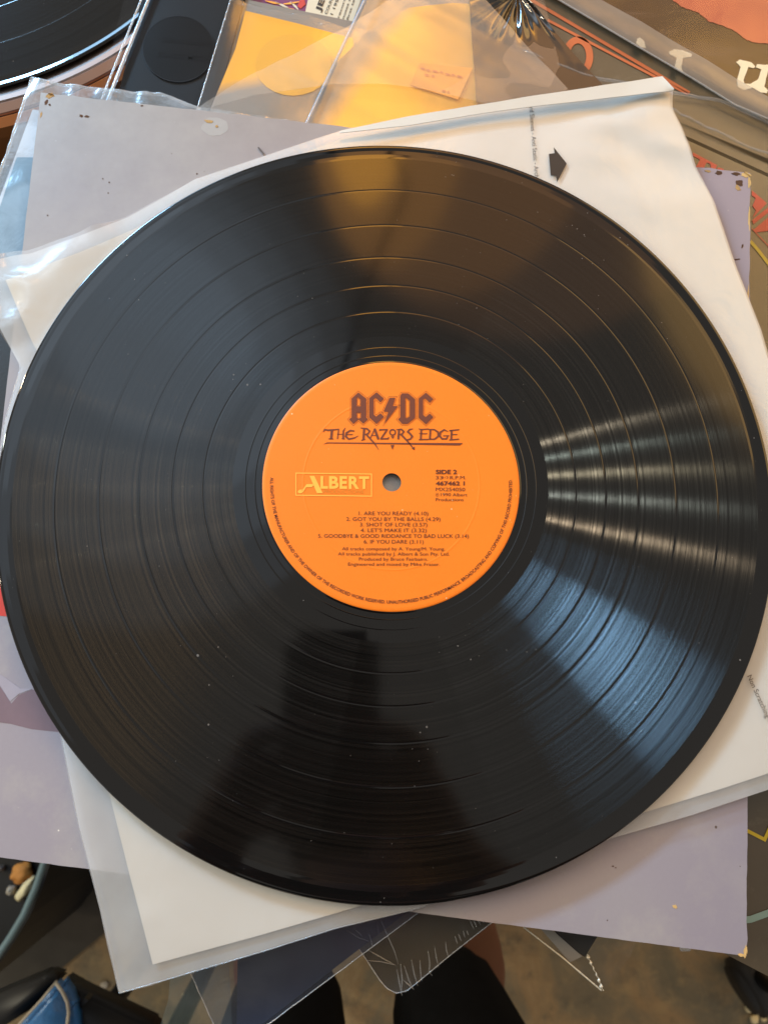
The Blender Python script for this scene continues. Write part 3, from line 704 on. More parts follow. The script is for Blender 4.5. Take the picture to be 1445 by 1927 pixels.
poly('drape_print', [(-90, 1278), (0, 1290), (22, 1324), (36, 1308), (60, 1298), (86, 1296), (116, 1378), (60, 1372), (20, 1362), (-90, 1345)], WZ, M['mauve_print'], lil, thick=.00004, bvh=lbvh)
poly('drape_highlight', [(-90, 1248), (0, 1268), (40, 1296), (62, 1296), (36, 1306), (20, 1320), (0, 1288), (-90, 1272)], WZ, M['pale_print'], lil, thick=.00004, bvh=lbvh, lift=.00012)
s = Shape(); s.line([(486, 277), (497, 290)], 3, WZ); s.build('pen_mark', M['grey_ink'], lil)

# ================================================================== clear outer sleeve at the top left
OZ = -.0125
ous = thing('outer_sleeve', P(60, 160, OZ), 'clear plastic sleeve with pale card inside, sticking out left of the lilac cover', 'record sleeve')
ot = [(61, 148), (110, 158), (210, 171), (300, 177), (378, 206), (700, 250)]; ol = [(61, 148), (40, 212), (10, 300), (-30, 420), (-90, 600)]
ot2 = [(68, 160), (700, 256)]
V, Fc = coons(ot, [(700, 250), (700, 600)], [(-90, 600), (700, 600)], ol, OZ, 60, 60, lambda p, u, v: .0016*(1-abs(noise.noise(Vector((p.x*70, p.y*30, 1))))*2.2)*max(0, 1-4*min(u, v)))
from_vf('front_film', V, Fc, M['film_outer'], ous, True)
V, Fc = coons(ot, [(700, 250), (700, 600)], [(-90, 600), (700, 600)], ol, OZ-.003, 40, 40, wave(.0004, 50, 3)); from_vf('back_film', V, Fc, M['film_outer'], ous, True)
V, Fc = quad((62, 206), (700, 290), (700, 600), (-70, 560), OZ-.001, nu=2, nv=2, thick=.0004); from_vf('pale_card', V, Fc, M['pale_card'], ous)
V, Fc = quad((32, 296), (700, 296), (700, 600), (-70, 600), OZ-.0007, nu=2, nv=2, thick=.0002); from_vf('sky_tint_card', V, Fc, M['sky_tint_card'], ous)
for k, pl in enumerate((ol, ot[:5])):
    pts = [P(q[0], q[1], OZ-.0004) for q in resample(pl, 60, OZ)]
    tube('film_fold', [p+Vector((0, 0, .0009*noise.noise(p*160))) for p in pts], [.0007+.0003*noise.noise(p*240) for p in pts], M['glint'], ous, 6)

# ================================================================== turntable and its record
pts3 = [P(249, 46, -.022), P(125, 120, -.022), P(0, 164, -.022)]
A = np.array([[2*(pts3[i].x-pts3[0].x), 2*(pts3[i].y-pts3[0].y)] for i in (1, 2)]); b_ = np.array([pts3[i].x**2+pts3[i].y**2-pts3[0].x**2-pts3[0].y**2 for i in (1, 2)])
cc = np.linalg.solve(A, b_); RR = math.hypot(pts3[0].x-cc[0], pts3[0].y-cc[1]); print('turntable record radius', RR)
# keep a twelve inch record: slide the centre along the line to the middle point
mid = np.array(pts3[1][:2]); dv = cc-mid; dv /= np.linalg.norm(dv); cc = mid+dv*.1508
DZT = -.010
tt = thing('turntable', (cc[0], cc[1], TT), 'turntable platter with copper and orange rim rings in the top left corner', 'turntable')
lathe('platter', [(.02, -.0245), (.1530, -.0245), (.1536, -.0232), (.1550, -.0226), (.1572, -.0229), (.1577, -.0236)], M['steel'], tt, cc, 256)
lathe('copper_ring', [(.1577, -.0236), (.1584, -.0232), (.1618, -.0250), (.1622, -.0262)], M['copper'], tt, cc, 256)
lathe('rubber_gap', [(.1620, -.0262), (.1628, -.0266)], M['rubber'], tt, cc, 256)
lathe('base_ring', [(.1627, -.0262), (.1634, -.0258), (.1668, -.0280), (.1676, -.0330), (.1676, TT+.0002), (.02, TT+.0002)], M['amber_rim'], tt, cc, 256)
r2 = thing('vinyl_record', (cc[0], cc[1], -.024), 'black vinyl record lying on the turntable in the top left corner', 'record')
lathe('disc', [(.0036, -0.02350), (.050, -0.02200), (.061, -0.02200), (.0615, -0.02200), (.084, -0.02200), (.0844, -0.02207), (.0848, -0.02200), (.106, -0.02200), (.1064, -0.02207), (.1068, -0.02200), (.126, -0.02200), (.1264, -0.02207), (.1268, -0.02200), (.1450, -0.02200), (.148, -0.02190), (.1497, -0.02170), (.1506, -0.02240), (.1500, -0.02360), (.0036, -0.02380)], [M['groove'], M['smooth']], r2, cc, 256, [1, 1, 1, 0, 1, 1, 0, 1, 1, 0, 1, 1, 0, 1, 1, 1, 1, 1])
lathe('label', [(.0036, -0.02180), (.049, -0.02140), (.050, -0.02190)], M['purple'], r2, cc, 96)

# ================================================================== covers and sleeves at the top
# black cover with a raised round emblem, in clear plastic
BZ = -.0185
bc = thing('record_cover', P(230, 160, BZ-.003), 'matte black record cover with a raised black disc emblem, beside the turntable', 'record cover')
V, Fc = quad((307, -150), (500, -150), (390, 260), (208, 236), BZ, nu=4, nv=4, thick=.003); from_vf('board', V, Fc, M['black_card'], bc)
cx_, cy_ = 336, 92
el = [(cx_+67*math.cos(2*math.pi*k/48), cy_+62*math.sin(2*math.pi*k/48)) for k in range(48)]
poly('round_emblem', el, BZ+.0006, M['black_gloss'], bc, thick=.0006)
s = Shape(); s.line(el, .8, BZ+.0007, True); s.build('emblem_edge', M['metal_dark'], bc)
letters('lettering', [('DEAN BLUNT', (306, 78), (400, 88), 10), ('BLACK METAL', (298, 106), (402, 117), 10)], BZ+.0007, M['black_gloss'], bc, .01)
cs = thing('outer_sleeve', P(215, 160, BZ), 'clear plastic sleeve with blue gleaming left edge around the black cover', 'record sleeve')
V, Fc = quad((268, -150), (520, -150), (400, 270), (176, 236), BZ+.0016, nu=50, nv=50, disp=wave(.0006, 40, 5)); from_vf('film', V, Fc, M['film_thin'], cs, True)
for a, b, wd, m in (((266, 0), (200, 166), .0005, 'glint'), ((280, 0), (212, 168), .0009, 'blue_edge')):
    d = (np.array(b)-np.array(a)); a2 = np.array(a)-d*.8; b2 = np.array(b)+d*.4
    tube('film_edge', [P(*(a2*(1-t)+b2*t), BZ+.0018) for t in np.linspace(0, 1, 30)], wd, M[m], cs, 6)

# cover with the paper sticker, at the very top
KZ = -.0235
kc = thing('record_cover', P(560, 40, KZ-.003), 'dark purple record cover behind the yellow sleeve at the top edge', 'record cover')
V, Fc = quad((430, -160), (735, -160), (668, 90), (400, 70), KZ, nu=4, nv=4, thick=.003); from_vf('board', V, Fc, M['purple'], kc)
for k, (x, y, a) in enumerate([(515, 3, .2), (532, 8, .5), (548, 4, -.4), (556, 10, .9), (540, 14, .1), (524, 14, -.2)]):
    s = Shape(); s.line([(x-16*math.cos(a), y-9*math.sin(a)), (x, y+2), (x+15*math.cos(a+.3), y+9*math.sin(a+.3))], [1.5, 4, 1.5], KZ+.0003); s.build('pink_stroke', M['sticker_cream'] if k % 2 else M['peach'], kc)
poly('red_stroke', [(566, -4), (572, -4), (575, 8), (566, 16), (560, 12)], KZ+.0003, M['red_ink'], kc)
stk = thing('paper_sticker', P(630, 10, KZ), 'cream paper sticker with rows of black print at the top edge', 'sticker')
poly('paper', [(588, -40), (700, -40), (661, 47), (574, 25)], KZ+.0009, M['sticker_cream'], stk)
letters('lettering', [('JEWE', (602, 23), (628, -42), 10, .03), ('COUNTY 1', (615, 27), (634, -20), 5), ('1 1955', (626, 28), (640, -8), 5), ('recorded', (638, 34), (656, -18), 4), ('notes and', (647, 36), (664, -16), 4), ('first take', (655, 38), (672, -14), 4), ('side one', (672, 30), (686, -6), 4)], KZ+.0011, M['black_ink'], stk, .01)

# yellow frosted sleeve on the left
F1 = -.0165
y1 = thing('outer_sleeve', P(400, 190, F1), 'frosted plastic sleeve with yellow inside and pale left edge, beside the black emblem cover', 'record sleeve')
V, Fc = coons([(437, -6), (480, 12), (530, 22), (590, 34), (650, 56), (760, 60)], [(760, 60), (700, 330)], [(345, 300), (700, 330)], [(437, -6), (372, 205), (345, 300)], F1, 60, 60, lambda p, u, v: .0022*(1-math.exp(-((u-.10)/.05)**2))*math.exp(-(v/.25)**2)*.3+.0010*noise.noise(Vector((p.x*30, p.y*14, 2))))
from_vf('front_film', V, Fc, M['film_frost'], y1, True)
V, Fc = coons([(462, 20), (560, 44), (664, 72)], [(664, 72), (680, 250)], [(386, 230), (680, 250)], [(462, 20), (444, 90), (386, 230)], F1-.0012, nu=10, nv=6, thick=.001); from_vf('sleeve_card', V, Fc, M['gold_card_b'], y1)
V, Fc = quad((445, -5), (760, 60), (690, 330), (360, 300), F1-.0032, nu=2, nv=2, thick=.001); from_vf('backing_card', V, Fc, M['silver_card'], y1)
poly('round_print', [(552+72*math.cos(k*.2618), 122+58*math.sin(k*.2618)) for k in range(24)], F1-.0009, M['ochre_card'], y1, thick=.0001)
tube('film_edge', [P(*(np.array((437, -10.))*(1-t)+np.array((345, 292.))*t), F1+.0003) for t in np.linspace(0, 1, 30)], .0003, M['glint'], y1, 6)
pts = resample([(437, -6), (480, 12), (530, 22), (590, 34), (650, 56), (700, 58)], 50, F1)
tube('film_fold', [P(q[0], q[1]+4, F1+.0004)+Vector((0, 0, .0008*noise.noise(Vector((i*.5, 0, 0))))) for i, q in enumerate(pts)], [.0010+.0004*math.sin(i*.9) for i in range(51)], M['film_clear'], y1, 6)

# second yellow sleeve in the middle
F2 = -.0145
y2 = thing('outer_sleeve', P(610, 160, F2), 'yellow sleeve with a peach price sticker, under the milky liner', 'record sleeve')
V, Fc = quad((712, -60), (1010, -60), (1100, 330), (545, 330), F2, nu=50, nv=50, disp=wave(.0010, 22, 8)); from_vf('front_film', V, Fc, M['film_frost'], y2, True)
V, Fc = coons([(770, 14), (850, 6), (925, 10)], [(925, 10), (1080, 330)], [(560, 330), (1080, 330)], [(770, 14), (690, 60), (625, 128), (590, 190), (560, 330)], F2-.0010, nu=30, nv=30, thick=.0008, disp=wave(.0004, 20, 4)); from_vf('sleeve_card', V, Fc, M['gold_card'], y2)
V, Fc = quad((700, -60), (1000, -60), (1090, 330), (560, 330), F2-.0034, nu=4, nv=4, thick=.001); from_vf('backing_card', V, Fc, M['silver_card'], y2)
poly('price_sticker', [(790, 118), (889, 128), (862, 187), (772, 160)], F2-.0001, M['peach'], y2)
s = Shape()
for k, (x, y, L) in enumerate([(792, 128, 7), (803, 131, 5), (814, 133, 9), (828, 135, 5), (838, 139, 8), (850, 140, 5), (860, 143, 9), (799, 140, 8), (812, 142, 5), (832, 170, 6), (842, 172, 4)]): s.line([(x, y), (x+L, y+1.5)], 3.2, F2+.0003)
s.build('faded_print', M['peach_ink'], y2)
tube('film_edge', [P(*(np.array((714, -60.))*(1-t)+np.array((545, 300.))*t), F2+.0006) for t in np.linspace(0, 1, 30)], .0007, M['blue_edge'], y2, 6)

# milky liner lying over both, with its round cut-out
F3 = -.0112
ml = thing('inner_sleeve', P(400, 200, F3), 'empty milky liner with a curved cut-out, spread over the yellow sleeves', 'record sleeve')
lt3 = [(368, 208), (480, 137), (656, 50), (738, -2), (800, -34), (905, -8)]; rt3 = [(905, -8), (960, 52), (1066, 172), (1120, 260)]; lb3 = [(340, 330), (1120, 300)]
dsp3 = lambda p, u, v: .0014*noise.noise(Vector((p.x*18+p.y*26, p.y*30-p.x*8, 6)))+.0007*(1-abs(noise.noise(Vector((p.x*40+p.y*60, p.y*9, 2))))*2)
V, Fc = coons(lt3, rt3, [(340, 330), (1120, 260)], [(368, 208), (340, 330)], F3, 80, 60, dsp3); from_vf('back_film', V, Fc, M['film_liner'], ml, True)
arc = [(386, 213), (402, 203), (480, 182), (560, 168), (640, 160), (720, 161), (800, 168), (860, 180), (920, 196), (1000, 225), (1066, 172)]
V, Fc = coons(lt3, [(905, -8), (1066, 172)], arc, [(368, 208), (386, 213)], F3+.0009, 80, 50, lambda p, u, v: dsp3(p, u, v)+.0002); from_vf('front_film', V, Fc, M['film_frost2'], ml, True)

# big dark cover at the right, with orange stripes
GZ = -.0172
gc = thing('record_cover', P(1150, 100, GZ-.003), 'dark olive record cover with thin orange stripes and an orange ring', 'record cover')
V, Fc = quad((930, -120), (1750, 330), (1750, 466), (930, 91), GZ, nu=4, nv=4, thick=.003); from_vf('board', V, Fc, M['olive'], gc)
s3 = lambda x, y: (940+x/2.86, y/2.86)
for a, b, wd in (((170, 0), (1020, 500), 6), ((258, 108), (1010, 505), 5)):
    s = Shape(); s.line([s3(*a), s3(*b)] if a[0] == 258 else [s3(60, -65), s3(*b)], wd, GZ+.0003); s.build('orange_stripe', M['orange_ink'], gc)
s = Shape(); s.line([(1087+22*math.cos(2*math.pi*k/36), 106+31*math.sin(2*math.pi*k/36)) for k in range(36)], 13, GZ+.0003, True); s.build('orange_ring', M['orange_ink'], gc)

# large olive cover with teal border and red letters
CZ = -.0175
oc = thing('record_cover', P(1430, 700, CZ-.004), 'large olive record cover with teal border, red lettering and yellow lines', 'record cover')
V, Fc = quad((960, 112), (2150, 655), (1700, 1970), (700, 1450), CZ, nu=6, nv=6, thick=.003); from_vf('board', V, Fc, M['olive'], oc)
CP_ = CZ+.0003
s = Shape(); s.line([(1000, 112), (1120, 165), (1285, 238), (1445, 304), (1560, 352)], 9.5, CP_); s.build('teal_border', M['teal_ink'], oc)
s = Shape(); s.line([(1380, 1733), (1412, 1730), (1445, 1718), (1490, 1690)], 13, CP_); s.build('teal_border', M['teal_ink'], oc)
s4 = lambda x, y: (1245+x/4.82, 180+y/4.82)
for pl in ([(280, 515), (500, 630), (485, 665), (450, 700), (440, 620), (405, 605), (360, 690), (300, 660), (345, 580), (280, 545)], [(505, 650), (560, 665), (540, 740), (500, 730)],
           [(815, 860), (950, 975), (820, 1110), (850, 1040), (820, 1000), (850, 930), (815, 905)], [(815, 1130), (964, 1010), (1000, 1030), (830, 1165)], [(830, 1215), (1000, 1070), (1010, 1220), (850, 1240)]):
    poly('red_letter', [s4(*p) for p in pl], CP_, M['red_ink'], oc)
s = Shape(); s.line([s4(815, 1205), s4(880, 1275), s4(1000, 1400)], 1.6, CP_); s.build('red_line', M['red_ink'], oc)
s = Shape(); s.line([s4(800, 1320), s4(870, 1400), s4(1000, 1570)], 6, CP_); s.build('yellow_line', M['yellow_ink'], oc)
s = Shape(); s.line([(1395, 1558), (1438, 1580), (1452, 1548)], 6.5, CP_); s.build('yellow_line', M['yellow_ink'], oc)
pf = thing('outer_sleeve', P(1300, 210, CZ), 'dusty clear plastic sleeve with creased upper edge, over the teal bordered olive cover', 'record sleeve')
pt_ = [(985, 96), (1040, 118), (1100, 142), (1190, 160), (1265, 174), (1350, 188), (1410, 214), (1480, 250), (1700, 350)]
V, Fc = coons(pt_, [(1700, 350), (1640, 900)], [(1000, 420), (1640, 900)], [(985, 96), (1000, 420)], CZ+.0022, 60, 40, lambda p, u, v: .0010*noise.noise(Vector((p.x*40, p.y*60, 3)))*max(0, 1-2*v))
from_vf('film', V, Fc, M['film_clear'], pf, True)
for pl, r in ((pt_, .0008), ([(1262, 204), (1340, 244), (1400, 272), (1460, 296), (1600, 350)], .0005)):
    q = resample(pl, 70, 0); tube('film_fold', [P(a[0], a[1], CZ+.0026)+Vector((0, 0, .0007*noise.noise(Vector((i*.3, r*900, 0))))) for i, a in enumerate(q)], [r*(1+.4*noise.noise(Vector((i*.4, 5, 0)))) for i in range(71)], M['film_outer'], pf, 6)

# shrink-wrapped black cover with gathered folds
SZ = -.0150
sw = thing('record_cover', P(1000, 60, SZ-.002), 'black record cover in shrink wrap gathered into gleaming folds', 'record cover')
V, Fc = coons([(880, -40), (984, -4)], [(984, -4), (1048, 66), (1116, 142), (1160, 190)], [(900, 240), (1160, 190)], [(880, -40), (900, 240)], SZ, 30, 30, thick=.0022); from_vf('board', V, Fc, M['olive_dark'], sw)
pc0 = P(973, -12, SZ)
def pleat(p, u, v):
    d = p-pc0; rr = math.hypot(d.x, d.y); a = math.atan2(d.y, d.x)
    k = noise.noise(Vector((a*3.1, 0, 5)))*.9; w_ = abs(math.sin(a*9.5+k*2.2+noise.noise(p*60)*.5))
    return .0002+.0019*w_**1.6*math.exp(-((rr-.012)/.013)**2)+.0003*noise.noise(p*90)
V, Fc = coons([(880, -40), (984, -4)], [(984, -4), (1048, 66), (1116, 142), (1160, 190)], [(900, 240), (1160, 190)], [(880, -40), (900, 240)], SZ+.0004, 120, 160, pleat)
from_vf('shrink_wrap', V, Fc, M['wrap_gloss'], sw, True)

# brown cover with pink print in a frosted sleeve, top right corner
DZ = -.0142
dc = thing('record_cover', P(1300, 60, DZ-.003), 'brown record cover with a pink patch and cream typewriter letters', 'record cover')
V, Fc = quad((1085, -420), (1900, 60), (1700, 360), (905, -92), DZ, nu=20, nv=20, thick=.003); from_vf('board', V, Fc, M['brown'], dc)
pk = [(1255, -60), (1266, 2), (1290, 16), (1315, 24), (1332, 40), (1360, 48), (1385, 60), (1405, 76), (1422, 80), (1445, 82), (1520, 90), (1560, -60)]
poly('pink_print', [p for a, b in zip(pk, pk[1:]) for p in ragged(a, b, 2.2, 6, a[0])[:-1]]+[pk[-1]], DZ+.0003, M['flesh'], dc, thick=.0002)
rc = lambda x, y: (1200+x/5.9, y/5.9)
uL = [(1090, 685), (1130, 660), (1250, 690), (1300, 735), (1285, 755), (1225, 740), (1170, 890), (1180, 930), (1250, 930), (1330, 880), (1370, 770), (1310, 745), (1320, 712), (1400, 720), (1470, 715), (1465, 750), (1440, 790), (1400, 960), (1440, 1000), (1430, 1035), (1360, 1025), (1270, 970), (1180, 1000), (1110, 965), (1100, 880), (1140, 740)]
iL = [(345, 570), (400, 545), (500, 560), (600, 600), (590, 630), (500, 640), (480, 740), (500, 800), (440, 770), (410, 740), (430, 640), (350, 600)]
cL = [(-10, 430), (20, 415), (70, 460), (85, 530), (30, 520), (-20, 480)]
for pl in (uL, iL, cL): poly('typed_letter', [p for a, b in zip(pl, pl[1:]+pl[:1]) for p in ragged(rc(*a), rc(*b), .7, 4, a[0]*.1)[:-1]], DZ+.0004, M['cream_ink'], dc, thick=.0003)
fs = thing('outer_sleeve', P(1250, 110, DZ+.001), 'frosted plastic sleeve edge with a long folded strip across the brown cover', 'record sleeve')
V, Fc = quad((1090, -420), (1900, 60), (1710, 372), (890, -96), DZ+.0012, nu=50, nv=30, disp=wave(.0005, 30, 9)); from_vf('film', V, Fc, M['film_clear'], fs, True)
ft_ = [(960, -98), (1130, -2), (1270, 78), (1384, 147), (1450, 184), (1700, 330)]; fb_ = [(890, -96), (1052, 0), (1180, 76), (1300, 146), (1382, 197), (1445, 224), (1720, 372)]
V, Fc = coons(ft_, [(1700, 330), (1720, 372)], fb_, [(960, -98), (890, -96)], DZ+.0022, 90, 10, lambda p, u, v: .0012*math.sin(v*math.pi)+.0004*noise.noise(p*70)); from_vf('folded_strip', V, Fc, M['film_flap'], fs, True)
q = resample(fb_, 60, 0); tube('film_edge', [P(a[0], a[1], DZ+.0022) for a in q], .0004, M['glint'], fs, 6)

# ================================================================== sleeves hanging over the front edge
NZ = -.0135
nv_ = thing('outer_sleeve', P(500, 1850, NZ), 'navy cover in a clear plastic sleeve, below the white sleeve corner', 'record sleeve')
V, Fc = quad((300, 1700), (480, 1540), (945, 1600), (428, 1985), NZ, nu=40, nv=40, disp=wave(.0010, 18, 2)); from_vf('front_film', V, Fc, M['film_navy'], nv_, True)
V, Fc = quad((450, 1640), (560, 1580), (800, 1690), (445, 1965), NZ-.001, nu=6, nv=6, thick=.001); from_vf('navy_card', V, Fc, M['navy'], nv_)
for a, b in (((945, 1600), (428, 1985)), ((300, 1700), (428, 1985))):
    tube('film_edge', [P(*(np.array(a, float)*(1-t)+np.array(b, float)*t), NZ+.0002)+Vector((0, 0, .0006*noise.noise(Vector((t*20, 0, 0))))) for t in np.linspace(0, 1, 50)], .0002, M['glint'], nv_, 6)
hz_ = thing('plastic_bag', P(360, 1880, -.016), 'limp clear plastic flap below the lower left corner of the white sleeve', 'plastic bag')
V, Fc = coons([(325, 1790), (430, 1780)], [(430, 1780), (440, 1985)], [(285, 1985), (440, 1985)], [(325, 1790), (318, 1880), (285, 1985)], -.017, 20, 20, wave(.002, 30, 7)); from_vf('film', V, Fc, M['film_teal'], hz_, True)

HZ = -.0155
sh = thing('record_cover', P(800, 1760, HZ-.003), 'dark shrink-wrapped record cover corner with white crinkles, at the bottom centre', 'record cover')
gt = [(600, 1650), (960, 1700)]; gr = [(960, 1700), (925, 1736), (850, 1795), (790, 1845)]; gl = [(600, 1650), (640, 1730), (680, 1792), (715, 1845), (728, 1860)]; gb = [(728, 1860), (745, 1869), (765, 1865), (790, 1845)]
V, Fc = coons(gt, gr, gb, gl, HZ, 20, 20, thick=.003); from_vf('board', V, Fc, M['olive_dark'], sh)
V, Fc = coons(gt, gr, gb, gl, HZ+.0006, 60, 60, crumple(.0006, 60, 4)); from_vf('shrink_wrap', V, Fc, M['film_clear'], sh, True)
s6 = lambda x, y: (480+x/2.89, 1650+y/2.89)
for k, pl in enumerate([[(770, 500), (785, 580), (800, 650)], [(790, 470), (800, 560), (795, 640)], [(810, 480), (835, 560), (860, 610)], [(850, 450), (865, 530), (885, 595)], [(895, 450), (900, 520), (905, 570)], [(940, 400), (950, 470), (945, 520), (965, 540)], [(975, 375), (985, 440), (998, 495)], [(1035, 350), (1040, 400), (1052, 440)], [(1085, 320), (1100, 365)], [(1105, 310), (1120, 350)], [(1130, 290), (1140, 330)], [(1150, 290), (1160, 320)], [(1165, 235), (1190, 285)], [(1185, 230), (1205, 275)], [(1205, 225), (1225, 262)], [(1225, 228), (1242, 250)], [(680, 230), (720, 320), (760, 410), (780, 480)], [(600, 390), (680, 435), (770, 485)], [(610, 455), (690, 462), (760, 480)], [(620, 310), (640, 380), (700, 330)], [(500, 290), (560, 330), (620, 350)], [(540, 280), (580, 320)], [(805, 560), (865, 615)]]):
    q = resample([s6(*p) for p in pl], 10, 0); n = len(q)
    tube('crinkle', [P(a[0], a[1], HZ+.0011) for a in q], [.00005+.00020*math.sin(math.pi*i/(n-1)) for i in range(n)], M['crinkle'], sh, 6)
for pl in ([(640, 1730), (680, 1792), (715, 1845), (728, 1860), (745, 1869), (765, 1865), (790, 1845)], [(925, 1736), (850, 1795), (790, 1845)]):
    q = resample(pl, 40, 0); tube('wrap_edge', [P(a[0], a[1], HZ+.0002) for a in q], [.0002+.0002*noise.noise(Vector((i*.6, 1, 0))) for i in range(41)], M['glint'], sh, 6)

CZ2 = -.0150
pc = thing('plastic_sleeve', P(1080, 1780, CZ2), 'clear plastic sleeve corner with a glittering welded seam and black insert', 'plastic sleeve')
V, Fc = coons([(950, 1720), (1205, 1745)], [(1205, 1745), (1185, 1800), (1165, 1825), (1133, 1866)], [(1128, 1862), (1133, 1866)], [(950, 1720), (985, 1745), (1068, 1810), (1128, 1862)], CZ2, 30, 30, wave(.0008, 60, 3)); from_vf('film', V, Fc, M['film_clear'], pc, True)
poly('black_insert', [(1030, 1735), (1128, 1755), (1100, 1801), (1060, 1775)], CZ2-.0006, M['black_matte'], pc, thick=.0006)
poly('grey_flap', [(1012, 1742), (1034, 1746), (1095, 1800), (1072, 1811)], CZ2-.0003, M['silver_card'], pc, thick=.0003)
def zig(a, b, n, amp, z, r, parent, nm='seam'):
    a, b = np.array(a, float), np.array(b, float); d = b-a; nn = np.array([-d[1], d[0]])/np.linalg.norm(d)
    pts = [];
    for i in range(2*n+1): q = a+d*i/(2*n)+nn*(amp if i % 2 else -amp); pts.append(P(q[0], q[1], z+(.0006 if i % 2 else 0)))
    return tube(nm, pts, r, M['glint'], parent, 6)
q = resample([(985, 1745), (1058, 1802), (1131, 1864)], 90, 0)
tube('seam', [P(a[0], a[1], CZ2+.0003) for a in q], [.00030+.00020*abs(noise.noise(Vector((i*.35, 3, 0)))) for i in range(91)], M['weld'], pc, 6)
q = resample([(1104, 1796), (1112, 1814), (1124, 1838), (1134, 1864)], 72, 0)
tube('seam', [P(a[0]+.8*math.sin(i*.55), a[1], CZ2+.0004) for i, a in enumerate(q)], [.00012+.00062*abs(math.sin(i*.27))**1.5*(.6+.4*math.sin(i*.11+1)) for i in range(73)], M['weld'], pc, 6)
tab = thing('plastic_tab', P(1285, 1780, -.0125), 'tiny clear plastic tab poking out below the lilac cover, bottom right', 'plastic tab')
V, Fc = coons([(1272, 1768), (1302, 1772)], [(1302, 1772), (1298, 1790)], [(1280, 1790), (1298, 1790)], [(1272, 1768), (1280, 1790)], -.0125, 6, 6, crumple(.0008, 200, 2), thick=.0005); from_vf('tab', V, Fc, M['glint'], tab)

# ================================================================== on the floor
def fpoly(name, px, z, mat, parent, thick): return poly(name, px, z, M[mat], parent, thick)
mt = thing('floor_shadow', P(120, 1720, FLOOR), 'dark sheet painted as a floor shadow at the lower left, beside the teal-edged bin', 'mat')  # no real mat: the sheet stands in for shade on the floor
fpoly('shadow_sheet', [(20, 1560), (260, 1560), (262, 1690), (196, 1756), (92, 1843), (-80, 1960), (-80, 1700)], FLOOR+.005, 'mat', mt, .005)  # thin dark sheet in place of a cast shadow
bn = thing('black_bin', P(0, 1680, FLOOR), 'black waste bin with a pale teal rim at the lower left edge', 'bin')
bz = -.70
rim = [P(97, 1570, bz), P(84, 1622, bz), P(68, 1670, bz), P(45, 1722, bz), P(20, 1764, bz), P(-6, 1802, bz), P(-50, 1860, bz)]
tube('rim', rim, .0042, M['teal_rod'], bn, 10)
out = [p+Vector((.006, -.002, -.004)) for p in rim]
V, Fc = [], []
far = [p+Vector((-.30, .05, 0)) for p in rim]
loop = out+far[::-1]
V = [tuple(p) for p in loop]+[(p.x*.98, p.y, FLOOR+.006) for p in loop]; n = len(loop)
for i in range(n): Fc.append((i, (i+1) % n, n+(i+1) % n, n+i))
Fc.append(tuple(range(n, 2*n))); from_vf('shell', V, Fc, M['dark_bag'], bn)
from_vf('filling', [(p.x, p.y, bz-.06) for p in loop], [tuple(range(n))], M['dark_bag'], bn)
def lump(name, cx, cy, rx, ry, z, hgt, seed, mat, parent, rot=0):
    bm = bmesh.new(); bmesh.ops.create_icosphere(bm, subdivisions=3, radius=1); c = P(cx, cy, z); k = (CP.z-z)/F*1.05
    for v in bm.verts:
        d = 1+.35*noise.noise(v.co*1.6+Vector((seed*5, 0, 0))); x, y = v.co.x*rx*k*d, v.co.y*ry*k*d
        v.co = c+Vector((x*math.cos(rot)-y*math.sin(rot), x*math.sin(rot)+y*math.cos(rot), v.co.z*hgt*d))
    return obj(name, bm, M[mat], parent, True)
for i, (a, lb_) in enumerate([((44, 1642, 15, 19, bz-.055, .012, 1, 'scrap_orange'), 'crumpled orange paper scrap in the black bin'), ((50, 1672, 20, 9, bz-.052, .010, 2, 'scrap_cream'), 'long cream scrap in the black bin beside the teal rim'), ((22, 1676, 7, 7, bz-.055, .008, 3, 'piping'), 'small pale brown scrap in the black bin'), ((4, 1634, 5, 5, bz-.055, .006, 4, 'grey_ink'), 'grey crumb in the black bin at the left picture edge')]):
    o = thing('paper_scrap', P(a[0], a[1], a[4]), lb_, 'scrap', 'scraps in the black bin'); lump('scrap', *a, o, rot=(-.9 if i == 0 else .95))
# blue leather seat on a black frame
bs = -.50
st_ = thing('leather_stool', P(100, 1920, FLOOR), 'blue leather seat with cream piping on a black frame', 'stool')
def prism_px(name, px, z0, z1, mat, parent, bev=0.0):
    """solid block whose top outline is given in photo pixels at height z1"""
    top = [P(x, y, z1) for x, y in px]; n = len(top); bm = bmesh.new()
    a = [bm.verts.new(p) for p in top]; b = [bm.verts.new((p.x, p.y, z0)) for p in top]
    bm.faces.new(a); bm.faces.new(b[::-1])
    for i in range(n): bm.faces.new((a[i], a[(i+1) % n], b[(i+1) % n], b[i]))
    grow(bm)
    if bev: bmesh.ops.bevel(bm, geom=[e for e in bm.edges], offset=bev, segments=2, affect='EDGES')
    return obj(name, bm, mat, parent, bool(bev))
prism_px('frame_bar', [(-60, 1898), (82, 1838), (112, 1848), (60, 1900), (-60, 1975)], bs-.05, bs-.02, M['dark_bag'], st_, .003)
prism_px('frame_bar', [(112, 1848), (150, 1870), (290, 1935), (300, 1990), (100, 1990)], bs-.05, bs-.02, M['dark_bag'], st_, .003)
sd = [(110, 1846), (122, 1862), (134, 1885), (140, 1908), (146, 1990), (-10, 1990), (38, 1924), (80, 1880)]
prism_px('cushion', sd, bs-.025, bs, M['blue_leather'], st_, .006)
tube('piping', [P(x, y, bs+.001) for x, y in [(106, 1850), (118, 1866), (127, 1885), (130, 1905), (127, 1930), (118, 1960)]], .0016, M['piping'], st_, 8)
tube('piping', [P(x, y, bs-.002) for x, y in [(108, 1846), (80, 1880), (40, 1924), (-10, 1986)]], .0012, M['piping'], st_, 8)
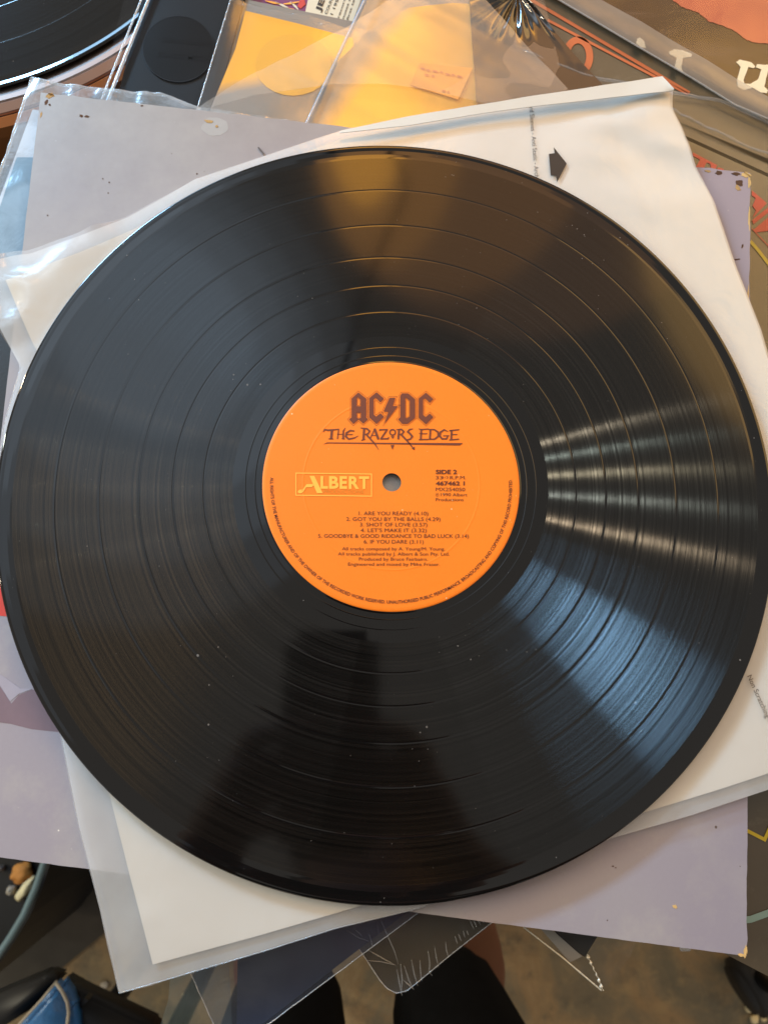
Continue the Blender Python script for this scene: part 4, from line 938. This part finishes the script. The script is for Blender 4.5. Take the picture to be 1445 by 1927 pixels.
prism_px('frame_glint', [(144, 1893), (160, 1878), (168, 1882), (150, 1902)], bs-.03, bs-.017, M['metal_dark'], st_, 0)
for sxp in ((60, 2100), (250, 2100)): tube('leg', [P(*sxp, bs-.05), Vector((P(*sxp, bs-.05).x, P(*sxp, bs-.05).y, FLOOR+.002))], .012, M['dark_bag'], st_, 10)
# scraps of paper on the floor
for i, (x, y, rx, ry, rt, lb_) in enumerate([(152, 1847, 6, 1.8, -.2, 'thin white paper scrap on the floor, left one of two'), (168, 1864, 2.4, 6, .4, 'white curled paper scrap on the floor beside the blue leather seat'), (197, 1853, 6, 5, 0, 'pale grey flake on the floor left of the white sleeve corner'), (349, 1872, 5, 3, 0, 'pale flake on the floor under the clear plastic flap'),
                                        ]):
    o = thing('paper_scrap', P(x, y, FLOOR), lb_, 'scrap', 'scraps on the floor'); lump('scrap', x, y, rx, ry, FLOOR+.004, .003, i+7, 'scrap_cream' if i != 2 else 'piping', o, rot=rt)
for i, (x, y, r) in enumerate([(1409, 1898, 6), (1424, 1905, 5), (1418, 1918, 7), (1435, 1916, 4.5), (1427, 1897, 3.5)]):
    o = thing('pebble', P(x, y, FLOOR), ['cream pebble left of four others on the floor at the bottom right corner', 'cream pebble in the middle of its cluster on the floor', 'largest and lowest cream pebble of the cluster on the floor', 'small cream pebble at the right of its cluster on the floor', 'smallest cream pebble at the top of its cluster on the floor'][i], 'pebble', 'cream pebbles on the floor')
    lump('stone', x, y, r, r, FLOOR+.005, .005, i+20, 'scrap_cream', o)
# black rubber castor
ca = thing('rubber_castor', P(1405, 1850, FLOOR), 'black rubber castor wheel on the floor at the bottom right', 'castor')
cpos = P(1412, 1852, FLOOR+.05)
bm = bmesh.new(); bmesh.ops.create_cone(bm, cap_ends=True, segments=40, radius1=.043, radius2=.043, depth=.04)
bmesh.ops.bevel(bm, geom=[e for e in bm.edges if len(e.link_faces) == 2 and abs(e.link_faces[0].normal.dot(e.link_faces[1].normal)) < .3], offset=.008, segments=3, affect='EDGES')
bmesh.ops.rotate(bm, cent=(0, 0, 0), matrix=Matrix.Rotation(math.radians(90), 3, 'Y'), verts=bm.verts); bmesh.ops.rotate(bm, cent=(0, 0, 0), matrix=Matrix.Rotation(math.radians(25), 3, 'Z'), verts=bm.verts)
bmesh.ops.translate(bm, vec=cpos, verts=bm.verts); obj('wheel', bm, M['rubber'], ca, True)
tube('stem', [cpos+Vector((0, .02, .02)), cpos+Vector((0, .03, .30))], .012, M['metal_dark'], ca, 12)

# ================================================================== the person taking the photograph
def skin_mesh(name, nodes, edges, root, mat, parent, sub=2):
    me = bpy.data.meshes.new(name); keys = list(nodes); idx = {k: i for i, k in enumerate(keys)}
    me.from_pydata([tuple(nodes[k][0]) for k in keys], [(idx[a], idx[b]) for a, b in edges], []); me.update()
    o = bpy.data.objects.new(name, me); COL.objects.link(o)
    md = o.modifiers.new('skin', 'SKIN'); md.use_smooth_shade = True
    for i, k in enumerate(keys):
        r = nodes[k][1]; sv = me.skin_vertices[0].data[i]; sv.radius = (r, r) if not isinstance(r, tuple) else r; sv.use_root = (k == root)
    sb = o.modifiers.new('subd', 'SUBSURF'); sb.levels = sub; sb.render_levels = sub
    bpy.context.view_layer.update()
    m2 = bpy.data.meshes.new_from_object(o.evaluated_get(bpy.context.evaluated_depsgraph_get()))
    bpy.data.objects.remove(o); bpy.data.meshes.remove(me); m2.name = name
    return link(name, m2, mat, parent, True)
cw = lambda x, y, z: CP + CR @ Vector((x, y, z))
person = thing('person', (.04, -.44, FLOOR), 'person in black shorts and a dark top standing at the front edge, holding a phone', 'person')
N, E_ = {}, []
def nd(k, p, r, to=None):
    N[k] = (Vector(p), r)
    if to: E_.append((to, k))
nd('pelvis', (.04, -.47, -.08), .125); nd('belly', (.04, -.46, .06), .115, 'pelvis'); nd('chest', (.035, -.43, .24), .125, 'belly'); nd('collar', (.03, -.40, .38), .085, 'chest'); nd('neck', (.02, -.36, .46), .052, 'collar')
nd('jaw', (.01, -.30, .50), .062, 'neck'); nd('skull', (.005, -.285, .58), .085, 'jaw'); nd('crown', (0, -.30, .655), .06, 'skull'); nd('nose', (0, -.205, .535), .014, 'jaw')
for sgn, sx in (('r', 1), ('l', -1)):
    cx0 = .035
    nd('sho'+sgn, (cx0+sx*.17, -.41, .37), .058, 'collar'); nd('upa'+sgn, (cx0+sx*.215, -.39, .25), .046, 'sho'+sgn); nd('elb'+sgn, (cx0+sx*.225, -.35, .115), .038, 'upa'+sgn)
    xe = .016 if sx > 0 else -.054                      # the phone's sides in the camera's frame
    wr = cw(xe+sx*.052, -.135, .035); nd('foa'+sgn, (Vector((cx0+sx*.225, -.35, .115))*.55+wr*.45), .036, 'elb'+sgn); nd('wri'+sgn, wr, .025, 'foa'+sgn)
    pal = cw(xe+sx*.030, -.088, .016); nd('pal'+sgn, pal, .024, 'wri'+sgn)
    for f in range(4):
        y = -.052-.019*f; ln = (.046, .050, .047, .038)[f]
        b0 = cw(xe+sx*.020, y, -.001); nd('f%da' % f+sgn, b0, .0095, 'pal'+sgn)
        nd('f%db' % f+sgn, cw(xe+sx*.006-sx*ln*.25, y+.003, -.012), .0085, 'f%da' % f+sgn); nd('f%dc' % f+sgn, cw(xe-sx*ln*.75, y+.006, -.0115), .0075, 'f%db' % f+sgn)
    nd('t0'+sgn, cw(xe+sx*.016, -.085, .024), .011, 'pal'+sgn); nd('t1'+sgn, cw(xe-sx*.006, -.062, .026), .009, 't0'+sgn); nd('t2'+sgn, cw(xe-sx*.020, -.046, .022), .0075, 't1'+sgn)
    lx = .003+sx*.082; la = lx+sx*.075
    nd('hip'+sgn, (.02+sx*.085, -.47, -.14), .10, 'pelvis'); nd('thi'+sgn, (.01+sx*.085, -.455, -.32), .072, 'hip'+sgn); nd('kne'+sgn, (lx, -.405, -.54), .055, 'thi'+sgn)
    nd('cal'+sgn, (lx+sx*.038, -.425, -.68), .047, 'kne'+sgn); nd('ank'+sgn, (la, -.445, -.90), .034, 'cal'+sgn); nd('hee'+sgn, (la, -.455, -.955), .035, 'ank'+sgn); nd('toe'+sgn, (la+sx*.02, -.31, -.972), .026, 'hee'+sgn)
skin_mesh('body', N, E_, 'pelvis', M['skin'], person, 2)
S, SE = {}, []
def ns(k, p, r, to=None):
    S[k] = (Vector(p), r)
    if to: SE.append((to, k))
ns('w', (.04, -.47, -.02), .14); ns('p', (.04, -.47, -.09), .145, 'w')
for sgn, sx in (('r', 1), ('l', -1)):
    lx = .003+sx*.082
    ns('h'+sgn, (.02+sx*.088, -.47, -.16), .112, 'p'); ns('t'+sgn, (.01+sx*.088, -.455, -.33), .084, 'h'+sgn); ns('k'+sgn, (lx-.004, -.412, -.53), .063, 't'+sgn); ns('e'+sgn, (lx-.006, -.408, -.59), .060, 'k'+sgn)
skin_mesh('shorts', S, SE, 'p', M['cloth'], person, 2)
S, SE = {}, []
ns('b', (.04, -.465, -.06), .142); ns('m', (.04, -.46, .06), .135, 'b'); ns('c', (.035, -.43, .24), .145, 'm'); ns('n', (.03, -.405, .385), .095, 'c')
for sgn, sx in (('r', 1), ('l', -1)):
    ns('s'+sgn, (.035+sx*.17, -.41, .37), .072, 'n'); ns('u'+sgn, (.035+sx*.215, -.39, .25), .064, 's'+sgn); ns('e'+sgn, (.035+sx*.225, -.36, .16), .062, 'u'+sgn)
skin_mesh('shirt', S, SE, 'm', M['shirt'], person, 2)
bm = bmesh.new(); bmesh.ops.create_icosphere(bm, subdivisions=3, radius=1)
for v in list(bm.verts):
    v.co = Vector((v.co.x*.088, v.co.y*.10, v.co.z*.085))*(1+.06*noise.noise(v.co*5))+Vector((.003, -.308, .615))
obj('hair', bm, M['hair'], person, True)
for sx in (-1, 1): lump_c = bmesh.new(); bmesh.ops.create_icosphere(lump_c, subdivisions=2, radius=.012); bmesh.ops.translate(lump_c, vec=(.004+sx*.032, -.222, .572), verts=lump_c.verts); obj('eye', lump_c, M['cream_ink'], person, True)

ph = thing('smartphone', cw(-.019, -.052, .008), 'black smartphone held above the record, seen as a dark reflection in the vinyl', 'phone')
bm = bmesh.new(); bmesh.ops.create_cube(bm, size=1); bmesh.ops.scale(bm, vec=(.070, .156, .008), verts=bm.verts)
bmesh.ops.bevel(bm, geom=[e for e in bm.edges if abs((e.verts[0].co-e.verts[1].co).z) > .004], offset=.009, segments=5, affect='EDGES')
bmesh.ops.transform(bm, matrix=CR.to_4x4(), verts=bm.verts); bmesh.ops.translate(bm, vec=cw(-.019, -.052, .0085), verts=bm.verts)
obj('phone_body', bm, M['phone'], ph)
# a cable hanging overhead, mirrored as a dark line in the gold sheen
cb = thing('hanging_cable', mirror(700, 450, .62), 'thin black cable hanging overhead, reflected as a dark line in the record', 'cable')
pts = []
for x, y, h in [(728, 200, .72), (745, 290, .70), (766, 345, .68), (752, 392, .66), (728, 440, .64), (704, 500, .62), (682, 560, .60), (662, 640, .58), (640, 720, .56)]: pts.append(mirror(x, y, h))
tube('cord', pts, .0035, M['black_matte'], cb, 10)
